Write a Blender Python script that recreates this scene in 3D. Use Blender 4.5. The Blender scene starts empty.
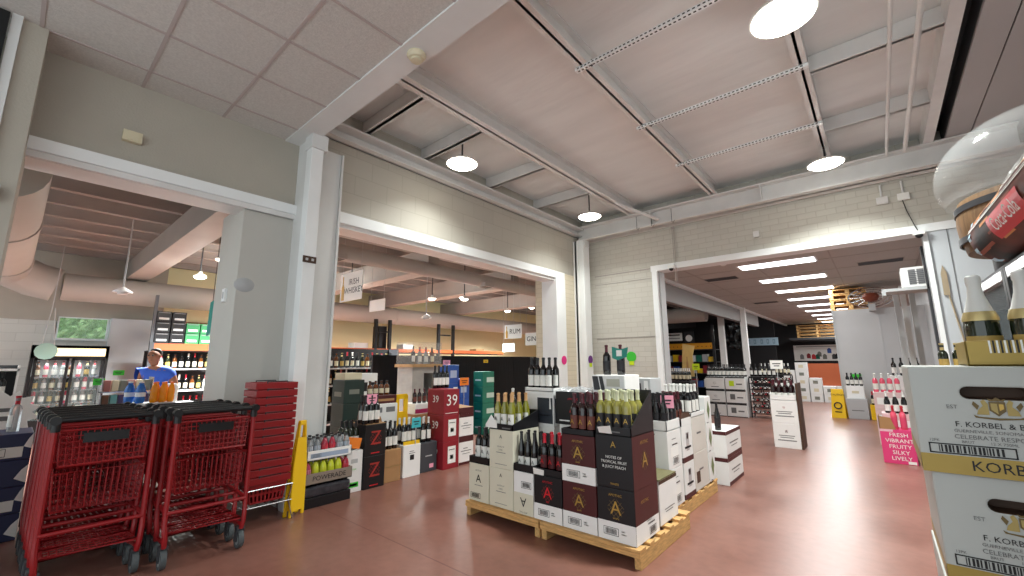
import bpy, bmesh, math, random
from mathutils import Vector, Matrix
random.seed(7)
S = 0.83                       # everything below is laid out in units of S metres
SC = bpy.context.scene
COL = SC.collection
PI = math.pi

# ------------------------------------------------------------------ camera, world, lamps, exposure
cam_d = bpy.data.cameras.new('camera'); cam = bpy.data.objects.new('camera', cam_d); COL.objects.link(cam)
SC.camera = cam
yaw, pit, rol = (math.radians(a) for a in (-40.58475, 9.98131, -0.29036))
cam_d.sensor_fit = 'HORIZONTAL'; cam_d.sensor_width = 36; cam_d.lens = 36 * 424.116 / 1024
cam_d.clip_start = 0.05; cam_d.clip_end = 200
fw = Vector((math.sin(yaw) * math.cos(pit), math.cos(yaw) * math.cos(pit), math.sin(pit)))
ri = Vector((math.cos(yaw), -math.sin(yaw), 0)); up = ri.cross(fw)
r2 = ri * math.cos(rol) + up * math.sin(rol); u2 = up * math.cos(rol) - ri * math.sin(rol)
mw = Matrix((( r2.x, u2.x, -fw.x, 0), (r2.y, u2.y, -fw.y, 0), (r2.z, u2.z, -fw.z, 1.6 * S), (0, 0, 0, 1)))
cam.matrix_world = mw

wd = bpy.data.worlds.new('world'); SC.world = wd; wd.use_nodes = True
wd.node_tree.nodes['Background'].inputs[0].default_value = (0.88, 0.97, 1.0, 1)
wd.node_tree.nodes['Background'].inputs[1].default_value = 1.05
SC.view_settings.view_transform = 'Standard'; SC.view_settings.look = 'None'
SC.view_settings.gamma = 1; SC.view_settings.use_curve_mapping = False
SC.view_settings.exposure = 0.74

def lamp(kind, x, y, z, power, size=0.1, col=(.95, 1, .97), sx=None, sy=None):
    d = bpy.data.lights.new('lamp_light', kind); o = bpy.data.objects.new('lamp_light', d); COL.objects.link(o)
    d.energy = power; d.color = col; o.location = (x * S, y * S, z * S)
    if kind == 'AREA':
        d.shape = 'RECTANGLE'; d.size = sx * S; d.size_y = sy * S
    else:
        d.shadow_soft_size = size * S
    return o

# ------------------------------------------------------------------ materials
def lin(h):
    c = [int(h[i:i + 2], 16) / 255 for i in (0, 2, 4)]
    return tuple(v / 12.92 if v <= .04045 else ((v + .055) / 1.055) ** 2.4 for v in c) + (1,)

MATS = {}
def mat(name, hexc, rough=.5, metal=0, noise=0, nscale=6, bump=0, bscale=40, trans=0, emit=0, coat=0, alpha=1, ior=1.45, stretch=None, spec=None):
    if name in MATS: return MATS[name]
    m = bpy.data.materials.new(name); m.use_nodes = True; nt = m.node_tree; b = nt.nodes['Principled BSDF']
    c = lin(hexc); b.inputs['Base Color'].default_value = c; b.inputs['Roughness'].default_value = rough
    b.inputs['Metallic'].default_value = metal; b.inputs['IOR'].default_value = ior
    if spec is not None: b.inputs['Specular IOR Level'].default_value = spec
    if trans: b.inputs['Transmission Weight'].default_value = trans
    if coat: b.inputs['Coat Weight'].default_value = coat; b.inputs['Coat Roughness'].default_value = .05
    if alpha < 1: b.inputs['Alpha'].default_value = alpha
    if emit: b.inputs['Emission Color'].default_value = c; b.inputs['Emission Strength'].default_value = emit
    tc = None
    def coords():
        t = nt.nodes.new('ShaderNodeTexCoord'); mp = nt.nodes.new('ShaderNodeMapping')
        if stretch: mp.inputs['Scale'].default_value = stretch
        nt.links.new(t.outputs['Object'], mp.inputs[0]); return mp.outputs[0]
    if noise:
        tc = coords(); n = nt.nodes.new('ShaderNodeTexNoise'); n.inputs['Scale'].default_value = nscale; n.inputs['Detail'].default_value = 5
        nt.links.new(tc, n.inputs['Vector'])
        r = nt.nodes.new('ShaderNodeValToRGB'); r.color_ramp.elements[0].position = .3; r.color_ramp.elements[1].position = .7
        r.color_ramp.elements[0].color = tuple(v * (1 - noise) for v in c[:3]) + (1,)
        r.color_ramp.elements[1].color = tuple(min(1, v * (1 + noise)) for v in c[:3]) + (1,)
        nt.links.new(n.outputs['Fac'], r.inputs[0]); nt.links.new(r.outputs[0], b.inputs['Base Color'])
    if bump:
        tc = tc or coords(); n = nt.nodes.new('ShaderNodeTexNoise'); n.inputs['Scale'].default_value = bscale; n.inputs['Detail'].default_value = 3
        nt.links.new(tc, n.inputs['Vector']); bp = nt.nodes.new('ShaderNodeBump'); bp.inputs['Strength'].default_value = bump
        bp.inputs['Distance'].default_value = .02
        nt.links.new(n.outputs['Fac'], bp.inputs['Height']); nt.links.new(bp.outputs[0], b.inputs['Normal'])
    MATS[name] = m; return m

def brick_mat(name, hexc, hexm, bw, bh, axis, bump=.4, vary=.06, rough=.7):
    """painted masonry on a vertical wall; axis says which horizontal axis runs along the wall"""
    m = bpy.data.materials.new(name); m.use_nodes = True; nt = m.node_tree; b = nt.nodes['Principled BSDF']; b.inputs['Roughness'].default_value = rough
    t = nt.nodes.new('ShaderNodeTexCoord'); sp = nt.nodes.new('ShaderNodeSeparateXYZ'); cb = nt.nodes.new('ShaderNodeCombineXYZ')
    nt.links.new(t.outputs['Object'], sp.inputs[0]); nt.links.new(sp.outputs[axis], cb.inputs[0]); nt.links.new(sp.outputs[2], cb.inputs[1])
    br = nt.nodes.new('ShaderNodeTexBrick'); br.inputs['Scale'].default_value = 1
    br.inputs['Brick Width'].default_value = bw; br.inputs['Row Height'].default_value = bh
    br.inputs['Mortar Size'].default_value = .006; br.inputs['Mortar Smooth'].default_value = .3
    c = lin(hexc); br.inputs['Color1'].default_value = c; br.inputs['Color2'].default_value = tuple(v * (1 - vary) for v in c[:3]) + (1,); br.inputs['Mortar'].default_value = lin(hexm)
    nt.links.new(cb.outputs[0], br.inputs['Vector']); nt.links.new(br.outputs['Color'], b.inputs['Base Color'])
    bp = nt.nodes.new('ShaderNodeBump'); bp.inputs['Strength'].default_value = bump; bp.inputs['Distance'].default_value = .008; bp.invert = True
    nt.links.new(br.outputs['Fac'], bp.inputs['Height']); nt.links.new(bp.outputs[0], b.inputs['Normal'])
    MATS[name] = m; return m

def floor_mat():
    m = bpy.data.materials.new('painted_concrete'); m.use_nodes = True; nt = m.node_tree; b = nt.nodes['Principled BSDF']
    t = nt.nodes.new('ShaderNodeTexCoord'); L = nt.links.new
    n1 = nt.nodes.new('ShaderNodeTexNoise'); n1.inputs['Scale'].default_value = .9; n1.inputs['Detail'].default_value = 8; n1.inputs['Roughness'].default_value = .65
    n2 = nt.nodes.new('ShaderNodeTexNoise'); n2.inputs['Scale'].default_value = 14; n2.inputs['Detail'].default_value = 6
    L(t.outputs['Object'], n1.inputs['Vector']); L(t.outputs['Object'], n2.inputs['Vector'])
    r = nt.nodes.new('ShaderNodeValToRGB'); r.color_ramp.elements[0].position = .35; r.color_ramp.elements[1].position = .68
    r.color_ramp.elements[0].color = lin('7d5246'); r.color_ramp.elements[1].color = lin('976a5d')
    L(n1.outputs['Fac'], r.inputs[0])
    mx = nt.nodes.new('ShaderNodeMix'); mx.data_type = 'RGBA'; mx.blend_type = 'MULTIPLY'; mx.inputs[0].default_value = .35
    r2_ = nt.nodes.new('ShaderNodeValToRGB'); r2_.color_ramp.elements[0].position = .3; r2_.color_ramp.elements[0].color = (.6, .6, .6, 1); r2_.color_ramp.elements[1].position = .6
    L(n2.outputs['Fac'], r2_.inputs[0]); L(r.outputs[0], mx.inputs[6]); L(r2_.outputs[0], mx.inputs[7])
    sp = nt.nodes.new('ShaderNodeSeparateXYZ'); L(t.outputs['Object'], sp.inputs[0])
    def joint(out, per, off):
        a = nt.nodes.new('ShaderNodeMath'); a.operation = 'ADD'; a.inputs[1].default_value = off; L(out, a.inputs[0])
        d = nt.nodes.new('ShaderNodeMath'); d.operation = 'DIVIDE'; d.inputs[1].default_value = per; L(a.outputs[0], d.inputs[0])
        f = nt.nodes.new('ShaderNodeMath'); f.operation = 'FRACT'; L(d.outputs[0], f.inputs[0])
        c = nt.nodes.new('ShaderNodeMath'); c.operation = 'LESS_THAN'; c.inputs[1].default_value = .012 / per; L(f.outputs[0], c.inputs[0]); return c.outputs[0]
    j1 = joint(sp.outputs[0], 9 * S, 60.7 * S); j2 = joint(sp.outputs[1], 6 * S, 39.52 * S)
    mxx = nt.nodes.new('ShaderNodeMath'); mxx.operation = 'MAXIMUM'; L(j1, mxx.inputs[0]); L(j2, mxx.inputs[1])
    sc_ = nt.nodes.new('ShaderNodeMath'); sc_.operation = 'MULTIPLY'; sc_.inputs[1].default_value = .55; L(mxx.outputs[0], sc_.inputs[0])
    m2 = nt.nodes.new('ShaderNodeMix'); m2.data_type = 'RGBA'; L(sc_.outputs[0], m2.inputs[0]); L(mx.outputs[2], m2.inputs[6]); m2.inputs[7].default_value = lin('5a2620')
    L(m2.outputs[2], b.inputs['Base Color'])
    mr = nt.nodes.new('ShaderNodeMapRange'); mr.inputs[3].default_value = .22; mr.inputs[4].default_value = .42; L(n1.outputs['Fac'], mr.inputs[0]); L(mr.outputs[0], b.inputs['Roughness'])
    bp = nt.nodes.new('ShaderNodeBump'); bp.inputs['Strength'].default_value = .06; bp.inputs['Distance'].default_value = .01; L(n2.outputs['Fac'], bp.inputs['Height']); L(bp.outputs[0], b.inputs['Normal'])
    MATS['floor'] = m; return m

FLOOR = floor_mat()
WALL = mat('cream_wall_paint', 'b2aca0', .65, noise=.05, nscale=2, bump=.15, bscale=60)
BRX = brick_mat('cream_painted_brick_x', 'c9c6bc', 'bab6ab', .25, .095, 0)
BRY = brick_mat('cream_painted_brick_y', 'bab5aa', 'aca79b', .45, .24, 1, bump=.2)
BRYF = brick_mat('white_painted_block_y', 'd9d8d2', 'cbcac4', .45, .16, 1, bump=.3)
BRJ = brick_mat('cream_painted_brick_jamb', 'e0d6bf', 'cfc5ad', .25, .09, 0)
REDBR = brick_mat('red_brick', 'a06a48', 'cbb9a4', .25, .09, 1, bump=.5, vary=.3)
TRIM = mat('white_trim_paint', 'f2f5f5', .4, noise=.03, nscale=3)
STEEL = mat('painted_steel_white', 'e0e2e1', .45, noise=.04, nscale=3)
BEAM = mat('painted_beam_greywhite', 'e0dfdd', .5, noise=.05, nscale=4)
FABRIC = mat('pinkish_insulation_facing', 'e6e7e6', .75, noise=.05, nscale=1.6, bump=.55, bscale=2.2, stretch=(.5, 2.2, 1))
TILE = mat('acoustic_tile', 'd0cdc8', .85, noise=.09, nscale=70, bump=.3, bscale=160)
TILE2 = mat('ceiling_panel_far', 'bdb9b4', .8, noise=.06, nscale=50)
TBAR = mat('tile_grid_bar', 'b9adaa', .6)
GREYPANEL = mat('grey_ceiling_panel', 'b4b0af', .5, noise=.04, nscale=1)
DECK = mat('painted_roof_deck', 'b9b1ac', .7, noise=.06, nscale=2)
JOIST = mat('painted_joist', 'a9a29c', .6, noise=.06, nscale=3)
ROOMB = mat('left_room_beam_paint', 'a19c96', .6, noise=.05, nscale=2)
DUCT = mat('white_duct', 'b3aea7', .5, noise=.03, nscale=2)
CREAM = mat('pale_yellow_wall', 'f2ecc0', .7, noise=.03, nscale=1)
COLD = mat('cold_room_panel', 'c3c8cc', .4, noise=.03, nscale=1.5)
COLD2 = mat('pale_grey_partition', 'bfbfc0', .5, noise=.04, nscale=1.5)
BLACKW = mat('black_wall', '1b1b1d', .7, noise=.1, nscale=3)
BLACKF = mat('black_cloth', '141416', .9, noise=.15, nscale=5, bump=.3, bscale=6, stretch=(1, 6, .5))
CHALK = mat('chalkboard', '101113', .6)
BLACKP = mat('black_plastic', '151517', .4)
DGREY = mat('dark_grey', '3a3b3f', .5)
MGREY = mat('mid_grey', '7b7c7e', .5)
LGREY = mat('light_grey', 'b9bbbc', .5)
WHITE = mat('white_card', 'f0f0ee', .55, noise=.02, nscale=8)
WHITE2 = mat('white_carton', 'e8e9e7', .5, noise=.03, nscale=6)
PAPER = mat('paper_white', 'f2f2ee', .6)
CREAMC = mat('cream_carton', 'dcd8c4', .5, noise=.02, nscale=8)
BLACKC = mat('black_carton', '17161a', .4, noise=.05, nscale=8)
MAROON = mat('maroon_carton', '4a1a1c', .45, noise=.05, nscale=8)
WINE = mat('wine_red_carton', '8f1f2b', .45, noise=.04, nscale=8)
GOLD = mat('gold_print', 'b8964a', .35, metal=.4)
GOLDC = mat('gold_carton', 'a68c45', .4, metal=.25, noise=.06, nscale=10)
REDP = mat('red_print', 'd1232e', .4)
NAVY = mat('navy_carton', '1e2450', .45, noise=.05, nscale=6)
GREENC = mat('green_carton', '0f6f5a', .45, noise=.05, nscale=6)
DGREENC = mat('dark_green_carton', '22342f', .5, noise=.05, nscale=6)
BLUEC = mat('blue_carton', '2a55a8', .45, noise=.08, nscale=6)
BROWNC = mat('brown_cardboard', 'a87f55', .7, noise=.06, nscale=6)
DBROWN = mat('dark_brown_card', '4b3426', .6, noise=.08, nscale=6)
PINKC = mat('pink_carton', 'e0407c', .5)
WOOD = mat('pallet_pine', 'd2a468', .7, noise=.22, nscale=5, bump=.25, bscale=20, stretch=(2, 14, 14))
WOODY = mat('pallet_pine_long', 'caa066', .7, noise=.22, nscale=5, bump=.25, bscale=20, stretch=(14, 2, 14))
BARREL = mat('barrel_wood', '74573a', .6, noise=.3, nscale=6, stretch=(12, 12, 1.5))
INK = mat('black_ink', '1c1b1c', .5)
GREYINK = mat('grey_ink', '6d6d6d', .5)
CARTRED = mat('cart_red', '8c161b', .35, noise=.08, nscale=9)
BASKETRED = mat('basket_red', '8f1b1f', .4, noise=.05, nscale=9)
WHEEL = mat('wheel_grey', '7e8384', .5); TYRE = mat('tyre_rubber', '4b5052', .6)
CHROME = mat('chrome_wire', 'c9ccce', .25, metal=1)
YELLOW = mat('yellow_plastic', 'f0c31a', .4)
ORANGE = mat('orange_card', 'f5872a', .6); PINK = mat('pink_card', 'f6a9c0', .6); TEAL = mat('teal_card', '3fb6c1', .6)
LIME = mat('lime_card', 'c8e31c', .6); LIMEG = mat('green_card', '3fc23a', .6); HOTPINK = mat('hot_pink_card', 'e8328b', .6); PURPLE = mat('purple_card', '6b2f83', .6)
RACKO = mat('rack_orange', 'a8522c', .5); RACKY = mat('rack_yellow', 'e8a01c', .5)
GLASSD = mat('dark_wine_glass', '0b0a0c', .08, coat=.6)
GLASSR = mat('ruby_wine_glass', '1f070b', .08, coat=.6)
GLASSG = mat('yellow_green_wine_glass', '9a9a2c', .08, coat=.6, trans=.35)
GLASSW = mat('pale_wine_glass', 'b3ad55', .08, coat=.6, trans=.35)
GLASSC = mat('champagne_glass', '1c2413', .08, coat=.6)
AMBER = mat('amber_spirit', '5e3212', .1, coat=.5); ORJ = mat('orange_juice', 'f39a12', .2, trans=.2); BLUEJ = mat('blue_juice', '2f74c9', .15, trans=.3)
ROSE = mat('rose_bottle', 'e2566f', .12, coat=.5); CLEARB = mat('clear_pet', 'd5dadc', .1, trans=.7); REDJ = mat('red_drink', 'a8283f', .15, coat=.4); YELJ = mat('yellow_drink', 'd2dd3a', .15, coat=.4)
CAPB = mat('black_capsule', '1a191c', .35); CAPR = mat('red_capsule', 'b5152a', .3); CAPM = mat('maroon_capsule', '4d1622', .35); CAPW = mat('white_capsule', 'dcdcd8', .35); CAPG = mat('gold_foil', 'c6b27c', .35, metal=.4); CAPO = mat('tan_capsule', 'c79a6a', .4); CAPP = mat('clear_capsule', 'cfd2b0', .3)
LABW = mat('white_label', 'e8e7e1', .55); LABK = mat('black_label', '222024', .5); LABM = mat('maroon_label', '6a3a30', .5); LABG = mat('grey_label', '7d8076', .5); LABR = mat('dark_red_label', '4c1216', .5); LABC = mat('cream_label', 'd8cfb2', .55); LABGO = mat('gold_label', 'b79a55', .45)
LIGHT = mat('lamp_diffuser', 'fff8e6', .4, emit=9); LIGHT2 = mat('troffer_diffuser', 'fdfdff', .4, emit=2.6)
LAMPBODY = mat('lamp_body', 'dcdad6', .4)
GLASS = mat('cooler_glass', '9aa4a8', .03, alpha=.28, spec=.8)
DOMEP = mat('clear_plastic_dome', 'eef2f3', .05, alpha=.075, spec=.5)
PLASTIC = mat('shrink_wrap', 'd9dde0', .12, alpha=.3)
SKIN = mat('skin', '8a5a42', .55); HAIR = mat('hair_black', '16120f', .7); SHIRT = mat('blue_shirt', '2450b4', .7); TROUSER = mat('dark_trousers', '23242b', .8)
CONCRETE = mat('grey_kiosk_board', 'a2a19d', .7, noise=.1, nscale=8)
LEAF = mat('outdoor_foliage', 'b9dca6', .8, noise=.45, nscale=5, emit=0)  # leaf colour lightened to stand in for brighter daylight outside
TAN = mat('tan_paper', 'c4a565', .6, noise=.1, nscale=8)
SIGNBL = mat('light_blue_sign', 'a8c4d4', .5)
TROFF = mat('header_cream_light', 'fbe6b4', .4, emit=1.0)
COLA = mat('cola_sign_brown', '4e1c0e', .5, noise=.95, nscale=4, spec=.25)

# ------------------------------------------------------------------ mesh builder
_TG = {}
def tgeo(s):
    if s not in _TG:
        c = bpy.data.curves.new('t', 'FONT'); c.body = s; c.size = 1; c.resolution_u = 2; c.align_x = 'CENTER'; c.align_y = 'CENTER'
        o = bpy.data.objects.new('t', c); COL.objects.link(o)
        me = bpy.data.meshes.new_from_object(o.evaluated_get(bpy.context.evaluated_depsgraph_get()))
        _TG[s] = ([v.co.copy() for v in me.vertices], [tuple(p.vertices) for p in me.polygons])
        bpy.data.objects.remove(o); bpy.data.curves.remove(c); bpy.data.meshes.remove(me)
    return _TG[s]
WORDS = ['A', 'APOTHIC', 'WHITE', 'NOTES OF', 'TROPICAL FRUIT', '& JUICY PEACH', 'RED', 'DARK', 'Z', '39', 'POWERADE', 'F. KORBEL & BROS.', 'GUERNEVILLE, SONOMA COUNTY',
         'CELEBRATE RESPONSIBLY', 'EST', '1882', 'KORBEL', '12PK', 'BRUT', '12 X 750ML', 'FRESH', 'VIBRANT', 'FRUITY', 'SILKY', 'LIVELY', 'IRISH', 'WHISKEY', 'RUM', 'GIN', 'DELICIOUS', 'Coca-Cola', 'NOTES OF RED', 'BREWING', 'CAUTION', 'WET FLOOR']
for w_ in WORDS: tgeo(w_)

class MB:
    def __init__(s): s.v = []; s.f = []; s.m = []; s.sm = []; s.mats = []
    def _mi(s, m):
        if m not in s.mats: s.mats.append(m)
        return s.mats.index(m)
    def add(s, vs, fs, m, smooth=False):
        o = len(s.v); i = s._mi(m); s.v += [tuple(v) for v in vs]
        for f in fs: s.f.append(tuple(k + o for k in f)); s.m.append(i); s.sm.append(smooth)
        return s
    def box(s, x0, x1, y0, y1, z0, z1, m):
        return s.add([(x0, y0, z0), (x1, y0, z0), (x1, y1, z0), (x0, y1, z0), (x0, y0, z1), (x1, y0, z1), (x1, y1, z1), (x0, y1, z1)],
                     [(0, 3, 2, 1), (4, 5, 6, 7), (0, 1, 5, 4), (1, 2, 6, 5), (2, 3, 7, 6), (3, 0, 4, 7)], m)
    def hexa(s, a, b, m):
        """a: four bottom corners ccw, b: four top corners"""
        return s.add(list(a) + list(b), [(0, 3, 2, 1), (4, 5, 6, 7), (0, 1, 5, 4), (1, 2, 6, 5), (2, 3, 7, 6), (3, 0, 4, 7)], m)
    def prism(s, pts, vec, m):
        n = len(pts); vec = Vector(vec); P = [Vector(p) for p in pts]
        return s.add(P + [p + vec for p in P], [tuple(range(n))[::-1], tuple(range(n, 2 * n))] + [(i, (i + 1) % n, n + (i + 1) % n, n + i) for i in range(n)], m)
    def tube(s, pts, r, m, seg=8, closed=False):
        P = [Vector(p) for p in pts]; n = len(P); vs = []; fs = []; nx = None
        for i in range(n):
            if closed: t = (P[(i + 1) % n] - P[i - 1]).normalized()
            else: t = ((P[min(i + 1, n - 1)] - P[i]).normalized() + (P[i] - P[max(i - 1, 0)]).normalized()).normalized()
            if nx is None:
                a = Vector((0, 0, 1)) if abs(t.z) < .9 else Vector((1, 0, 0)); nx = t.cross(a).normalized()
            else: nx = (nx - t * nx.dot(t)).normalized()
            ny = t.cross(nx); rr = r[i] if isinstance(r, (list, tuple)) else r
            for k in range(seg):
                a = 2 * PI * k / seg; vs.append(P[i] + nx * (rr * math.cos(a)) + ny * (rr * math.sin(a)))
        for i in range(n if closed else n - 1):
            j = (i + 1) % n
            for k in range(seg): fs.append((i * seg + k, i * seg + (k + 1) % seg, j * seg + (k + 1) % seg, j * seg + k))
        if not closed: fs += [tuple(range(seg))[::-1], tuple(range((n - 1) * seg, n * seg))]
        return s.add(vs, fs, m, True)
    def lathe(s, prof, m, seg=14, c=(0, 0, 0), a0=0, a1=2 * PI, M=None):
        full = abs(a1 - a0 - 2 * PI) < 1e-6; na = seg if full else seg + 1; vs = []; fs = []
        for r, z in prof:
            for k in range(na):
                a = a0 + (a1 - a0) * k / seg; v = Vector((r * math.cos(a), r * math.sin(a), z))
                if M: v = M @ v
                vs.append((c[0] + v.x, c[1] + v.y, c[2] + v.z))
        for i in range(len(prof) - 1):
            for k in range(seg):
                k2 = (k + 1) % na; fs.append((i * na + k, i * na + k2, (i + 1) * na + k2, (i + 1) * na + k))
        return s.add(vs, fs, m, True)
    def text(s, st, O, U, V, size, m):
        O = Vector(O); U = Vector(U).normalized() * size; V = Vector(V).normalized() * size; vs, fs = tgeo(st)
        return s.add([O + U * v.x + V * v.y for v in vs], fs, m)
    def build(s, name, parent=None, loc=(0, 0, 0), rot=0, bevel=0, seg=2):
        me = bpy.data.meshes.new(name); me.from_pydata([(x * S, y * S, z * S) for x, y, z in s.v], [], s.f)
        for m in s.mats: me.materials.append(m)
        me.polygons.foreach_set('material_index', s.m); me.polygons.foreach_set('use_smooth', s.sm); me.update()
        if any(s.sm): me.set_sharp_from_angle(angle=math.radians(38))
        o = bpy.data.objects.new(name, me); COL.objects.link(o); o.location = [c * S for c in loc]; o.rotation_euler.z = rot
        if parent: o.parent = parent
        if bevel:
            b = o.modifiers.new('edge', 'BEVEL'); b.width = bevel * S; b.segments = seg; b.limit_method = 'ANGLE'
        return o

def tag(o, label=None, cat=None, group=None, kind=None):
    if label: o['label'] = label
    if cat: o['category'] = cat
    if group: o['group'] = group
    if kind: o['kind'] = kind
    return o
def thing(name, label, cat, loc=(0, 0, 0), rot=0, group=None):
    o = bpy.data.objects.new(name, None); COL.objects.link(o); o.location = [c * S for c in loc]; o.rotation_euler.z = rot
    o.empty_display_size = .1
    return tag(o, label, cat, group)
def struct(name, mb, label=None, **k):
    o = mb.build(name, **k); o['kind'] = 'structure'
    if label: o['label'] = label
    return o
def dup(root, loc, rot=0, label=None, group=None):
    r = root.copy(); COL.objects.link(r); r.location = [c * S for c in loc]; r.rotation_euler.z = rot
    if label: r['label'] = label
    if group: r['group'] = group
    for ch in list(root.children):
        c = ch.copy(); COL.objects.link(c); c.parent = r
        for g in list(ch.children):
            d = g.copy(); COL.objects.link(d); d.parent = c
    return r

# ------------------------------------------------------------------ printed cartons
FACES = {'f': lambda w, d, h, e: (Vector((-w / 2, -d / 2 - e, 0)), Vector((w, 0, 0)), Vector((0, 0, h))),
         'r': lambda w, d, h, e: (Vector((w / 2 + e, -d / 2, 0)), Vector((0, d, 0)), Vector((0, 0, h))),
         'l': lambda w, d, h, e: (Vector((-w / 2 - e, d / 2, 0)), Vector((0, -d, 0)), Vector((0, 0, h))),
         't': lambda w, d, h, e: (Vector((-w / 2, -d / 2, h + e)), Vector((w, 0, 0)), Vector((0, d, 0)))}
def draw(mb, dims, ops, z=0):
    w, d, h = dims
    for op in ops:
        k, face = op[0], op[1]; lay = {'R': 1, 'B': 2, 'T': 3, 'O': 2, 'P': 2}[k]
        O, U, V = FACES[face](w, d, h, .0012 * lay); O = O + Vector((0, 0, z)); ul, vl = U.length, V.length
        def q(u0, v0, u1, v1, m, e=0):
            n = U.cross(V).normalized() * e
            mb.add([O + U * u0 + V * v0 + n, O + U * u1 + V * v0 + n, O + U * u1 + V * v1 + n, O + U * u0 + V * v1 + n], [(0, 1, 2, 3)], m)
        if k == 'R': q(*op[2:7])
        elif k == 'T':
            st, u, v, sz, m = op[2:7]; fl = -1 if len(op) > 7 and op[7] else 1
            mb.text(st, O + U * u + V * v, U * fl, V * fl, sz * vl, m)
        elif k == 'B':
            u0, v0, u1, v1, m = op[2:7]; tu = .004 / ul; tv = .004 / vl
            q(u0, v0, u1, v0 + tv, m); q(u0, v1 - tv, u1, v1, m); q(u0, v0, u0 + tu, v1, m); q(u1 - tu, v0, u1, v1, m)
            rr = random.Random(3); x = u0 + (u1 - u0) * .12
            while x < u1 - (u1 - u0) * .12:
                wv = (u1 - u0) * rr.choice((.012, .02, .03)); q(x, v0 + (v1 - v0) * .15, x + wv, v1 - (v1 - v0) * .15, m); x += wv + (u1 - u0) * rr.choice((.015, .025))
        elif k == 'O':            # scrollwork behind a letter: rings and a lattice of fine lines
            u, v, sz, m = op[2:6]; c = O + U * u + V * v; un, vn = U.normalized(), V.normalized(); R_ = sz * vl
            for a in range(-2, 3):
                for sgn in (1, -1):
                    dv = (un + vn * sgn).normalized(); pv = (un - vn * sgn).normalized(); p = c + pv * (a * R_ * .28); L = R_ * (.75 - abs(a) * .14); t = R_ * .018
                    mb.add([p - dv * L - pv * t, p + dv * L - pv * t, p + dv * L + pv * t, p - dv * L + pv * t], [(0, 1, 2, 3)], m)
        elif k == 'P':            # filled polygon in face fractions
            pts, m = op[2], op[3]; mb.add([O + U * a + V * b for a, b in pts], [tuple(range(len(pts)))], m)

def carton(label, x0, x1, y0, y1, z0, z1, m, ops=(), group=None, name='carton', cat='box', seam=True, bevel=.006):
    w, d, h = x1 - x0, y1 - y0, z1 - z0; mb = MB(); mb.box(-w / 2, w / 2, -d / 2, d / 2, 0, h, m)
    o = mb.build(name, None, ((x0 + x1) / 2, (y0 + y1) / 2, z0), 0, bevel); tag(o, label, cat, group)
    if ops:
        p = MB(); draw(p, (w, d, h), ops); pr = p.build('printing', o)
    return o

def tray(parent, dims, z, hf, hb, m, inner=None, t=.008, left=None, name='cut_tray', ops=()):
    """open cut-down carton top on a carton (parent's origin at its base centre): front wall hf, back wall hb, sides sloping"""
    w, d = dims; mb = MB(); inner = inner or m; X, Y = w / 2, d / 2
    hl = left if left is not None else (hf, hb); hr = (hf, hb)
    mb.box(-X, X, -Y, Y, z, z + .006, m)
    mb.box(-X, X, -Y, -Y + t, z, z + hf, m); mb.box(-X, X, Y - t, Y, z, z + hb, m)
    for sx, (a, b) in ((-1, hl), (1, hr)):
        x0, x1 = (-X, -X + t) if sx < 0 else (X - t, X)
        mb.prism([(x0, -Y, z), (x0, Y, z), (x0, Y, z + b), (x0, -Y, z + a)], (x1 - x0, 0, 0), m)
    if ops: draw(mb, (w, d, hf), ops, z)
    return mb.build(name, parent)

# ------------------------------------------------------------------ bottles
def prof_bordeaux(h, r): return [(0, .004), (r * .9, 0), (r, .01), (r, h * .6), (r * .9, h * .66), (r * .5, h * .735), (r * .36, h * .78), (r * .34, h * .93), (r * .42, h * .935), (r * .42, h * .99), (r * .3, h), (0, h)]
def prof_burgundy(h, r): return [(0, .004), (r * .9, 0), (r, .012), (r, h * .48), (r * .9, h * .57), (r * .6, h * .7), (r * .4, h * .8), (r * .34, h * .94), (r * .42, h * .945), (r * .42, h * .99), (0, h)]
def prof_champ(h, r): return [(0, .004), (r * .9, 0), (r, .015), (r, h * .42), (r * .93, h * .5), (r * .7, h * .62), (r * .45, h * .76), (r * .36, h * .88), (r * .42, h * .9), (r * .42, h * .98), (r * .3, h), (0, h)]
def prof_spirit(h, r): return [(0, .004), (r * .95, 0), (r, .01), (r, h * .62), (r * .8, h * .7), (r * .4, h * .76), (r * .36, h * .86), (r * .46, h * .86), (r * .46, h), (0, h)]
def prof_soda(h, r): return [(0, .01), (r * .8, 0), (r, .03), (r, h * .3), (r * .92, h * .36), (r, h * .42), (r, h * .62), (r * .7, h * .8), (r * .4, h * .9), (r * .45, h * .9), (r * .45, h), (0, h)]
PROF = dict(bordeaux=prof_bordeaux, burgundy=prof_burgundy, champagne=prof_champ, spirit=prof_spirit, soda=prof_soda)
KINDS = {}
def defkind(k, shape, glass, label, cap, h=.36, r=.041, lab=(.14, .46), capz=.76, name='wine_bottle', cat='bottle', parts=True, letter=None, letm=None, seg=14, arc=1.25):
    KINDS[k] = dict(shape=shape, glass=glass, label=label, cap=cap, h=h, r=r, lab=lab, capz=capz, name=name, cat=cat, parts=parts, letter=letter, letm=letm, seg=seg, arc=arc, proto=None)
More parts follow.
